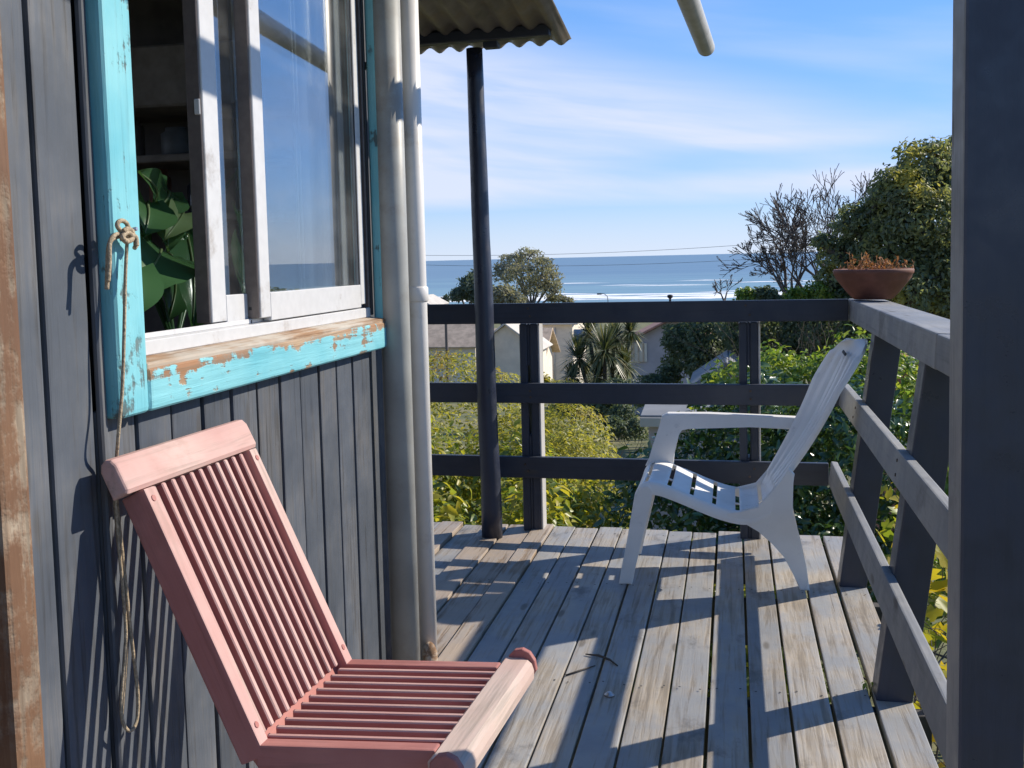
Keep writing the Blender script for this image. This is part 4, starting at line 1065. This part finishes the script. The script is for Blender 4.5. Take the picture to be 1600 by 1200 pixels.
# dark glossy shrub behind the white chair
shrub('glossy_shrub', 'dark glossy leaved shrub behind the white chair', 'shrub', (0.0, 7.4, gz(0, 7.4)),
      [(-0.35, 7.4, -0.75, .60, .7, .66), (0.15, 7.6, -0.45, .62, .7, .80), (0.75, 7.4, -0.45, .60, .7, .78), (0.35, 6.9, -0.95, .75, .5, .60)], 11000, 0.075, M['dark_leaf'], LT, 0.55, 0.16, 2.0, 0.7, 0.3)
shrub('climber', 'bright green climber topping the dark shrub by the right railing post', 'climber', (0.85, 8.6, gz(.85, 8.6)),
      [(0.35, 8.8, -0.15, .60, .5, .62), (0.95, 8.6, -0.1, .62, .5, .66), (1.45, 8.4, -.35, .62, .5, .62)], 8000, 0.06, M['lit_leaf'], LT, 0.55, 0.18, 2.2, 0.7, 0.4)
shrub('climber', 'mid green climber seen between the leaning posts of the side railing', 'climber', (1.35, 6.2, gz(1.35, 6.2)),
      [(1.50, 6.7, -0.20, .50, .5, .64), (2.0, 6.5, -.15, .55, .7, .68), (1.30, 6.6, -.75, .45, .4, .45)], 5200, 0.075, M['lit_leaf'], LT, 0.55, 0.18, 2.2, 0.7, 0.4)
# yellow climbing plant outside the side railing, leaf by leaf
yv = root('yellow_vine', 'sunlit yellow leaved vine outside the side railing', 'vine', (0.75, 3.0, -1.2))
def lobed_leaf_mesh(k):
    rs = random.Random(k); n = 14; V = [(0, 0, 0)]; F = []
    for i in range(n):
        a = -2.6+5.2*i/(n-1); r = (0.62+0.38*abs(math.cos(a*2.5)))*(1.0-0.12*abs(a)/2.6)*rs.uniform(0.92, 1.06)
        V.append((r*math.cos(a)*0.6+0.12, r*math.sin(a)*0.55, 0.10*abs(math.sin(a))*r-0.14*max(0, math.cos(a))*r+rs.uniform(-.02, .02)))
    for i in range(1, n): F.append((0, i, i+1))
    me = geo_mesh(V, F); me.materials.append(M['grape']); return me
LM = [lobed_leaf_mesh(k) for k in range(5)]
rv = random.Random(21)
def build_vine():
    V = []; F = []; tips = []
    for k in range(11):
        b = Vector((rv.uniform(0.64, 1.05), rv.uniform(2.4, 5.6), gz(.8, 3)))
        branch_geo(b, (rv.uniform(0, .15), rv.uniform(-.2, .2), 1), 0.62, 0.010, 3, 0.7, V, F, 4, (2, 3), 0.2, 0.75, rv, 0.002, tips, 0.2)
    link('stems', geo_mesh(V, F), M['twig'], yv)
    for k in range(285):
        y = rv.uniform(2.3, 5.9); top = 0.40-0.12*(y-2.6)
        z = top-1.05*rv.random()**1.1
        x = max(0.56, 0.47+0.132*max(0, z))+0.05*max(0, y-3)+abs(rv.gauss(0, 0.17))
        zm = (x-0.475)/1.29
        if z > zm: z = zm-0.18*rv.random()
        s = rv.uniform(0.055, 0.105)
        m = Matrix.Translation((x, y, z)) @ Matrix.Rotation(rv.uniform(0, 6.28), 4, 'Z') @ Matrix.Rotation(rv.gauss(0.5, 0.5), 4, 'Y') @ Matrix.Rotation(rv.gauss(0, 0.5), 4, 'X') @ Matrix.Scale(s, 4)
        link('leaf', LM[k % 5], None, yv, m)
build_vine()

# ------------------------------------------------------------------ trees
def tree(name, label, base, height, blobs, n, size, leaf, bark, tmpl=LT, rad=0.14, inner=0.45, lump=0.22, freq=1.5, depth=3, seed=1, jit=0.7, group=None):
    t = root(name, label, 'tree', base, 0, group); rs = random.Random(seed); V = []; F = []
    c = Vector((sum(b[0] for b in blobs), sum(b[1] for b in blobs), sum(b[2] for b in blobs)))/len(blobs)
    p0 = Vector(base)-Vector((0, 0, 0.2)); d = c-p0; fork = p0+d*0.55
    v, f = tube_geo([p0, p0.lerp(fork, .5)+Vector((rs.uniform(-.05, .05)*height, 0, 0)), fork], [rad*1.25, rad, rad*.8], 9, False)
    V += v; F += f
    for b in blobs:
        tgt = Vector(b[:3])+Vector((0, 0, -0.2*b[5])); o = len(V)
        v, f = tube_geo([fork, fork.lerp(tgt, .5)+Vector((rs.uniform(-.1, .1), rs.uniform(-.1, .1), .1))*height*.12, tgt], [rad*.7, rad*.5, rad*.35], 6, False)
        V += v; F += [tuple(i+o for i in q) for q in f]
        for k in range(5):
            dd = Vector((rs.gauss(0, 1), rs.gauss(0, 1), rs.gauss(0.4, 1))).normalized()
            branch_geo(tgt, dd, min(b[3], b[5])*0.55, rad*.3, depth, 0.55, V, F, 5, (2, 3), 0.15, 0.7, rs, size*0.05)
    link('trunk', geo_mesh(V, F), bark, t)
    foliage(name, blobs, n, size, leaf, t, tmpl, inner, lump, freq, jit, 0.3, part='crown')
    return t
# right-hand tree above the bowl
def near_tree():
    Y = 24; bl = []
    for px, py, r, dy in ((1448, 262, 48, 0), (1480, 300, 60, .5), (1405, 305, 46, -.6), (1440, 350, 62, -.8), (1372, 345, 38, 0), (1390, 395, 52, -.4), (1345, 385, 34, .5), (1470, 420, 60, -.6),
                          (1420, 455, 55, -1), (1540, 290, 80, .8), (1560, 400, 80, .3), (1500, 470, 70, 0), (1500, 245, 40, .8), (1360, 440, 36, 0), (1425, 285, 30, -.3), (1335, 352, 34, .2), (1312, 405, 34, .4), (1348, 425, 42, .3), (1388, 318, 34, 0), (1300, 440, 28, .2), (1285, 380, 16, .2)):
        p = at(px, py, Y+dy); q = r*Y/1700
        bl.append((p.x, p.y, p.z, q, q*1.1, q*0.9))
    b = (4.9, 24, gz(4.9, 24))
    return tree('broadleaf_tree', 'large dark green tree with yellow tufts beside the navy post', b, 7, bl, 42000, 0.115, M['tree_leaf'], M['bark'], LT, 0.18, 0.45, 0.20, 1.7, 2, 5, 0.8)
near_tree()
def bare_tree(label, specs, Y, seed, depth, r0, kids=(2, 3), group='bare trees by the sea view'):
    b = at(specs[0][0]+20, 520, Y); b.z = gz(b.x, Y)
    t = root('bare_tree', label, 'tree', b); V = []; F = []; rs = random.Random(seed)
    for bx_, by_, tx_, ty_ in specs:
        p0 = at(bx_, by_, Y); p1 = at(tx_, ty_, Y+rs.uniform(-.8, .8)); L_ = (p1-p0).length
        branch_geo(p0, p1-p0, L_*0.36, r0, depth, 0.46, V, F, 5, kids, 0.10, 0.78, rs, 0.011, None, 0.25)
    tr_ = link('branches', geo_mesh(V, F), M['twig'], t)
    p0 = at(specs[0][0], specs[0][1], Y)
    tube('trunk', [b-Vector((0, 0, .2)), (b+p0)/2+Vector((.1, 0, 0)), p0], [0.15, 0.12, 0.09], M['twig'], t, 8)
    for bx_, by_, tx_, ty_ in specs[1:]:
        pass
    return t
bare_tree('leafless spreading tree left of the terracotta bowl', [(1230, 462, 1160, 385), (1232, 462, 1205, 345), (1240, 462, 1275, 330), (1262, 465, 1210, 372), (1290, 470, 1262, 335), (1300, 470, 1310, 310), (1310, 475, 1290, 330), (1250, 470, 1185, 420), (1285, 470, 1240, 345), (1300, 470, 1280, 380), (1240, 465, 1225, 380)],
          36, 8, 6, 0.058, (2, 3))
bare_tree('small leafless sapling standing before the sea left of the larger bare tree', [(1132, 472, 1118, 436), (1132, 472, 1148, 432)], 37, 12, 4, 0.036, (2, 3))
# dark thicket behind the far railing on the right: separate trees
th = [('rounded dusky tree under the far top rail, right of the red roofed house', [(1078, 560, 44), (1062, 530, 30), (1105, 530, 40), (1110, 575, 40), (1135, 545, 34)], 33),
      ('dusky tree behind the right far railing post', [(1165, 520, 40), (1180, 555, 40), (1205, 520, 38), (1150, 575, 30), (1215, 562, 40), (1180, 480, 26)], 31),
      ('dark tree behind the top of the white chair', [(1255, 515, 42), (1250, 560, 42), (1295, 520, 44), (1300, 570, 44), (1235, 480, 24), (1290, 478, 28)], 29),
      ('dark tree between the bowl and the leaning railing post', [(1350, 520, 46), (1345, 575, 44), (1400, 540, 50), (1395, 490, 36), (1440, 520, 46)], 27)]
for k, (lab, bl, Y) in enumerate(th):
    rs = random.Random(k); B_ = []
    for px, py, r in bl:
        p = at(px, py, Y+rs.uniform(-1, 1)); q = r*Y/1700; B_.append((p.x, p.y, p.z, q, q*1.2, q*.9))
    cx = sum(b[0] for b in B_)/len(B_)
    tree('thicket_tree', lab, (cx, Y, gz(cx, Y)), 4, B_, 11000, 0.13, M['wood_leaf'], M['bark'], LT, 0.12, 0.5, 0.18, 1.7, 1, k, 0.8, 'dark trees below the sea view')
# low green bushes along the skyline behind the rail
for k, (px, py, r, m, lab) in enumerate(((1165, 462, 13, 'lit_leaf', 'low green bush on the skyline left of the bare tree trunk'), (1195, 460, 14, 'wood_leaf', 'dark green bush at the foot of the bare tree'),
                                       (1280, 458, 20, 'lit_leaf', 'pale green bush on the skyline just left of the bowl'), (1315, 462, 18, 'wood_leaf', 'dim bush directly behind the bowl'), (1245, 462, 14, 'lit_leaf', 'small green bush on the skyline right of the bare tree trunk'))):
    Y = 24; p = at(px, py, Y); q = r*Y/1700
    shrub('skyline_bush', lab, 'bush', (p.x, Y, gz(p.x, Y)), [(p.x, p.y, p.z, q*1.3, q, q*.8), (p.x+q*.6, p.y, p.z-q*.9, q*1.3, q, q*1.2)], 1300, 0.10, M[m], LT, 0.4, 0.2, 2, 0.7, 0.4, 4)
# trees out over the beach
def far_tree(label, Y, cl, n, size, leaf, seed, name='shore_tree', inner=0.35):
    rs = random.Random(seed); B_ = []
    for px, py, rx_, ry_ in cl:
        p = at(px, py, Y+rs.uniform(-2, 2)); B_.append((p.x, p.y, p.z, rx_*Y/1700, rx_*Y/1700*1.2, ry_*Y/1700))
    cx = sum(b[0] for b in B_)/len(B_)
    return tree(name, lab_ok(label), (cx, Y, gz(cx, Y)), 8, B_, n, size, leaf, M['far_bark'], LT, 0.30, inner, 0.2, 1.6, 2, seed, 0.9)
def lab_ok(s): return s
far_tree('tall round topped tree standing against the sea right of the round pole', 148, [(800, 412, 24, 18), (825, 402, 26, 15), (848, 418, 22, 18), (815, 430, 34, 20), (860, 440, 20, 22), (835, 452, 36, 22), (785, 430, 20, 18), (868, 455, 12, 16)], 5200, 0.42, M['far_leaf'], 2)
far_tree('dark bush left of the round pole against the sea', 130, [(735, 448, 18, 20), (720, 462, 18, 14), (752, 462, 20, 22), (742, 432, 10, 10)], 3200, 0.5, M['far_dark'], 3)
far_tree('olive bush low in front of the round topped tree', 115, [(785, 462, 22, 18), (805, 470, 18, 14), (770, 470, 16, 20)], 2600, 0.42, M['far_leaf'], 4)
far_tree('tiny dark bush beside the pale gable by the drain pipe', 120, [(688, 472, 9, 6), (697, 468, 6, 6)], 600, 0.35, M['far_dark'], 6)
far_tree('flat green bush above the white surf right of the round topped tree', 150, [(872, 467, 16, 5), (888, 470, 8, 4)], 900, 0.45, M['far_leaf'], 7)
# trees further right, seen mirrored in the window
for k, (x, y, h, r) in enumerate(((24, 60, 3.2, 3.0), (31, 58, 2.6, 3.4), (40, 64, 3.2, 3.6))):
    bl = [(x, y, gz(x, y)+h, r, r, r*.7), (x+r*.6, y, gz(x, y)+h*.8, r*.8, r, r*.6), (x-r*.6, y+1, gz(x, y)+h*.75, r*.8, r, r*.6)]
    tree('broadleaf_tree', ('nearest', 'middle', 'farthest')[k]+' of three spreading trees on the slope off to the right', (x, y, gz(x, y)), h, bl, 3500, 0.4, M['wood_leaf'], M['bark'], LT, 0.2, 0.5, 0.2, 1.5, 1, 20+k, 0.8, 'trees off to the right')

# sword-leaved tree behind the railing
def sword_tree():
    Y = 38; base = at(945, 640, Y); base.z = gz(base.x, Y)
    t = root('sword_leaf_tree', 'spiky sword leaved palm like tree between the cream and the red roofed house', 'tree', base)
    heads = [(945, 548, 46, 1.0, 0), (905, 560, 40, .5, 1.0), (960, 528, 30, .3, 1.2), (920, 520, 34, .4, 1.5), (975, 570, 32, .0, .8), (985, 518, 26, .2, 1.4), (935, 590, 36, .3, .2), (895, 590, 26, .0, .8)]
    TV = []; TF_ = []; V = []; F = []; rs = random.Random(9)
    for hx, hy, r, lit, dy in heads:
        c = at(hx, hy, Y+dy); R_ = r*Y/1700*1.22; o = len(TV)
        v, f = tube_geo([base, base.lerp(c, .5)+Vector((rs.uniform(-.1, .1), 0, -.5)), c], [0.13, .09, .06], 7, False)
        TV += v; TF_ += [tuple(i+o for i in q) for q in f]
        for k in range(230):
            a = rs.uniform(0, 6.283); el = rs.uniform(-0.9, 1.45); d = Vector((math.cos(a)*math.cos(el), math.sin(a)*math.cos(el), math.sin(el)))
            l = R_*rs.uniform(.75, 1.1); s = d.cross(Vector((0, 0, 1))).normalized()*0.028
            b0 = c+d*0.05; m1 = c+d*l*.55+Vector((0, 0, -0.02*l)); tp_ = c+d*l+Vector((0, 0, -0.22*l*(1 if el < .8 else .3)))
            q = len(V); V += [b0-s*.6, b0+s*.6, m1-s, m1+s, tp_]; F += [(q, q+1, q+3, q+2), (q+2, q+3, q+4)]
    link('trunk', geo_mesh(TV, TF_), M['bark'], t)
    o = link('crown', geo_mesh(V, F, False), M['palm'], t); o['kind'] = 'stuff'
sword_tree()

# undergrowth that fills the slope between the hedge and the houses
for lab, Y, bl, n, sz, m in (
    ('dark bush at the foot of the sword leaved tree, left side', 36, [(890, 615, 26, 20), (915, 630, 30, 22), (880, 640, 22, 18)], 3000, 0.13, 'wood_leaf'),
    ('dark bush at the foot of the sword leaved tree, right side', 35, [(965, 612, 28, 22), (990, 625, 26, 22), (945, 640, 34, 22)], 3600, 0.13, 'wood_leaf'),
    ('grey green bush before the red roofed house', 33, [(1020, 600, 24, 16), (1045, 590, 22, 20), (1030, 622, 34, 20)], 3200, 0.12, 'wood_leaf'),
    ('sunlit bush in front of the small pale roof', 22, [(1110, 592, 14, 10), (1130, 605, 26, 14), (1085, 612, 24, 12), (1155, 612, 26, 12)], 3000, 0.07, 'lit_leaf'),
    ('dry tangled bush between the olive hedge and the shed', 17, [(972, 650, 22, 22), (958, 672, 22, 20), (990, 675, 22, 20)], 3000, 0.06, 'wood_leaf'),
    ('pale bush by the steps of the cream house', 60, [(850, 600, 16, 12), (838, 590, 12, 10), (872, 606, 14, 10)], 1200, 0.22, 'hedge')):
    B_ = [(*at(px, py, Y+random.uniform(-.6, .6)), a*Y/1700, a*Y/1700, b*Y/1700) for px, py, a, b in bl]
    shrub('bush', lab, 'bush', (B_[0][0], Y, gz(B_[0][0], Y)), B_, n, sz, M[m], LT, 0.4, 0.2, 2, 0.7, 0.4, 4)

# ------------------------------------------------------------------ houses down the slope
def gable_house(name, label, x0, x1, y0, y1, z0, zeave, zridge, wall, roof, ridge='x', over=0.35):
    t = root(name, label, 'house', ((x0+x1)/2, (y0+y1)/2, z0))
    bm = bmesh.new()
    if ridge == 'x':
        prof = [(y0, z0), (y1, z0), (y1, zeave), ((y0+y1)/2, zridge), (y0, zeave)]
        A = [bm.verts.new((x0, a, b)) for a, b in prof]; B2 = [bm.verts.new((x1, a, b)) for a, b in prof]
    else:
        prof = [(x0, z0), (x1, z0), (x1, zeave), ((x0+x1)/2, zridge), (x0, zeave)]
        A = [bm.verts.new((a, y0, b)) for a, b in prof]; B2 = [bm.verts.new((a, y1, b)) for a, b in prof]
    bm.faces.new(A); bm.faces.new(B2[::-1])
    for i in range(5): bm.faces.new((A[i], B2[i], B2[(i+1) % 5], A[(i+1) % 5]))
    link('wall', bm_mesh(bm), wall, t)
    e = 0.03
    if ridge == 'x':
        ym = (y0+y1)/2; sl_ = (zridge-zeave)/(ym-y0)
        for s, ye in ((-1, y0), (1, y1)):
            p0 = Vector(((x0+x1)/2, ym, zridge+0.06+e)); p1 = Vector(((x0+x1)/2, ye+s*over, zeave-sl_*over+0.06+e))
            bar('roof_slope', p0, p1, x1-x0+2*over, 0.1, roof, t, (0, 0, 1), 0.02)
    else:
        xm = (x0+x1)/2; sl_ = (zridge-zeave)/(xm-x0)
        for s, xe in ((-1, x0), (1, x1)):
            p0 = Vector((xm, (y0+y1)/2, zridge+0.06+e)); p1 = Vector((xe+s*over, (y0+y1)/2, zeave-sl_*over+0.06+e))
            bar('roof_slope', p0, p1, y1-y0+2*over, 0.1, roof, t, (0, 0, 1), 0.02)
    return t
def house_window(t, x0, x1, z0, z1, y, bars=2, mat='win_dark'):
    f = box('window', (x0, y-0.06, z0), (x1, y-0.005, z1), M['white_alu'] if mat == 'win_dark' else M['blue'], t, 0.01)
    box('pane', (x0+.07, y-0.075, z0+.07), (x1-.07, y-0.062, z1-.07), M[mat], f, 0.0)
    for k in range(1, bars):
        xx = x0+(x1-x0)*k/bars; box('glazing_bar', (xx-.025, y-.09, z0+.07), (xx+.025, y-.077, z1-.07), M['white_alu'], f, 0.0)
    if bars > 1: box('glazing_bar', (x0+.07, y-.089, (z0+z1)/2-.02), (x1-.07, y-.078, (z0+z1)/2+.02), M['white_alu'], f, 0.0)
    return f
Yh = 75
# cream house with the small window
a_ = at(812, 500, Yh); b_ = at(893, 560, Yh)
h1 = gable_house('house', 'cream two storey house with a small paned window left of the sword leaved tree', a_.x, b_.x+0.1, Yh, Yh+7, -12, at(850, 507, Yh).z, at(850, 470, Yh).z-1.2, M['render'], M['roof_light'], 'x', 0.45)
p, q = at(838, 514, Yh), at(859, 535, Yh); house_window(h1, p.x, q.x, q.z, p.z, Yh, 3)
box('shade_board', (p.x, Yh-.12, q.z-.42), (q.x, Yh-.01, q.z-.04), M['brown_alu'], h1, .01)
tube('drain', [at(867, 512, Yh-.1), at(866, 540, Yh-.1), at(867, 600, Yh-.1)], .05, M['white_alu'], h1, 6)
p, q = at(884, 514, Yh+1.0), at(903, 536, Yh+1.0); bx_ = box('blue_shutter', (b_.x+.12, Yh+.5, q.z), (b_.x+.95, Yh+.58, p.z), M['blue'], h1, .02)
# lower wing with a pale pitched roof, in front of it
a_ = at(690, 545, 66); b_ = at(842, 560, 66)
h2 = gable_house('house', 'low cream house with pale pitched roofs behind the olive hedge', a_.x, b_.x, 66, 71, -11, at(790, 557, 66).z, at(790, 520, 66).z, M['render'], M['roof_tan'], 'x', 0.5)
w1, w2, w3 = at(770, 508, 64), at(822, 536, 64), at(770, 545, 64)
gb = at(825, 537, 64)
h3 = gable_house('house', 'small pale gabled house front just right of the round pole', at(745, 560, 62).x, at(838, 560, 62).x, 62, 65.5, -10.5, at(830, 543, 62).z, at(770, 508, 62).z, M['render'], M['roof_light'], 'y', 0.35)
# wall and brown post at the left by the drain pipe
h4 = gable_house('house', 'tan roofed house end beside the white drain pipe', at(640, 520, 60).x, at(742, 520, 60).x, 60, 64, -10, at(700, 540, 60).z, at(700, 505, 60).z, M['render'], M['roof_tan'], 'x', 0.3)
h4b = gable_house('house', 'pale gable peeking over the far top rail by the drain pipe', at(628, 470, 70).x, at(672, 470, 70).x, 70, 74, -11, at(676, 478, 70).z, at(650, 466, 70).z, M['roof_light'], M['roof_light'], 'y', 0.2)
fpst = link('fence_post', box_mesh(.12, 4, .12, .01, 1, M['brown_alu']), M['brown_alu'], None, frame(at(697, 508, 50)+Vector((0, 0, -3.6)), at(697, 506, 50)+Vector((0, 0, .3)), Vector((0, 1, 0))))
tag(fpst, 'thin brown post in front of the tan roofed house end', 'post')
# red roofed house right of the sword-leaved tree
a_, b_ = at(986, 560, 50), at(1062, 560, 50)
h5 = gable_house('house', 'grey walled house with a red roof right of the sword leaved tree', a_.x, b_.x+1.6, 50, 56, -9, at(986, 533, 50).z, at(1040, 500, 50).z, M['render_grey'], M['roof_red'], 'y', 0.45)
p, q = at(988, 536, 50), at(1011, 565, 50)
box('pale_wall', (p.x, 49.9, q.z), (q.x, 49.995, p.z), M['render'], h5, .01, 'z')
for k in range(3):
    xx = p.x+(q.x-p.x)*(k+.2)/3; box('wall_slat', (xx, 49.84, q.z), (xx+.06, 49.897, p.z), M['roof_tan'], h5, .005, 'z')
p, q = at(1000, 585, 46), at(1020, 600, 46)
# grey shed roofs
def shed(label, pts, Y, dpt, zdrop):
    a, b = at(*pts[0], Y), at(*pts[1], Y)
    t = root('shed', label, 'shed', (a.x, Y, gz(a.x, Y)))
    zb = gz((a.x+b.x)/2, Y)-.3
    box('wall', (a.x+.1, Y+.1, zb), (b.x-.1, Y+dpt-.1, min(a.z, b.z)-.06), M['render_grey'], t, .01, 'z')
    bar('roof_sheet', Vector(((a.x+b.x)/2, Y, a.z-zdrop)), Vector(((a.x+b.x)/2, Y+dpt, a.z+zdrop)), b.x-a.x, .05, M['roof_grey'], t, (0, 0, 1), .01)
    bar('fascia', Vector((a.x, Y-.03, a.z-zdrop-.06)), Vector((b.x, Y-.03, a.z-zdrop-.06)), .03, .12, M['roof_light'], t, (0, 0, 1), .005)
    return t
shed('grey sheet roofed shed below the middle rail', ((1000, 646), (1150, 646)), 14, 1.6, .05)
gable_house('house', 'small house with a pale grey roof below the dark trees', at(1092, 600, 27).x, at(1185, 600, 27).x, 27, 30, -6.5, at(1100, 602, 27).z, at(1150, 572, 27).z, M['render_grey'], M['roof_grey'], 'y', .25)
# brick wall house glimpsed right
bh = root('brick_house', 'red brick house wall glimpsed between the leaning posts', 'house', (3.0, 15, gz(3, 15)))
a_, b_ = at(1385, 566, 15), at(1470, 590, 15)
box('wall', (a_.x, 15, gz(3, 15)-.3), (b_.x+.8, 17, a_.z), M['brick'], bh, .01, 'z')
bar('roof_edge', Vector((a_.x-.2, 14.9, a_.z+.05)), Vector((b_.x+1, 14.9, a_.z+.0)), .3, .07, M['roof_light'], bh, (0, 0, 1), .01)
for r_i in range(5):
    for c_i in range(9):
        x = a_.x+.05+c_i*.235+(.11 if r_i % 2 else 0); z = a_.z-.10-r_i*.085
        box('brick', (x, 14.985, z), (x+.22, 14.9985, z+.07), M['brick'], bh, .003, 'x')
# overhead wires
for k, (p, q) in enumerate((((600, 398), (1400, 361)), ((600, 412), (1400, 388)))):
    P0, P1 = at(*p, 80), at(*q, 80)
    pts = [P0.lerp(P1, i/20)+Vector((0, 0, -1.0*(1-(2*i/20-1)**2)*0.6)) for i in range(21)]
    o = tube('overhead_wire', pts, .014, M['lamp_grey'], None, 5)
    tag(o, ('upper' if k == 0 else 'lower')+' of two thin wires crossing the sky just above the sea horizon', 'wire')
sl_ = root('street_lamp', 'small curved street lamp in front of the surf', 'street lamp', at(950, 520, 160))
tube('pole', [at(950, 520, 160), at(950, 470, 160), at(949, 463, 160), at(944, 459, 160), at(938, 459, 160)], .06, M['lamp_grey'], sl_, 6)
box('lamp_head', at(933, 460.5, 160)-Vector((0, .2, 0)), at(940, 458, 160)+Vector((0, .2, 0)), M['lamp_grey'], sl_, .02)
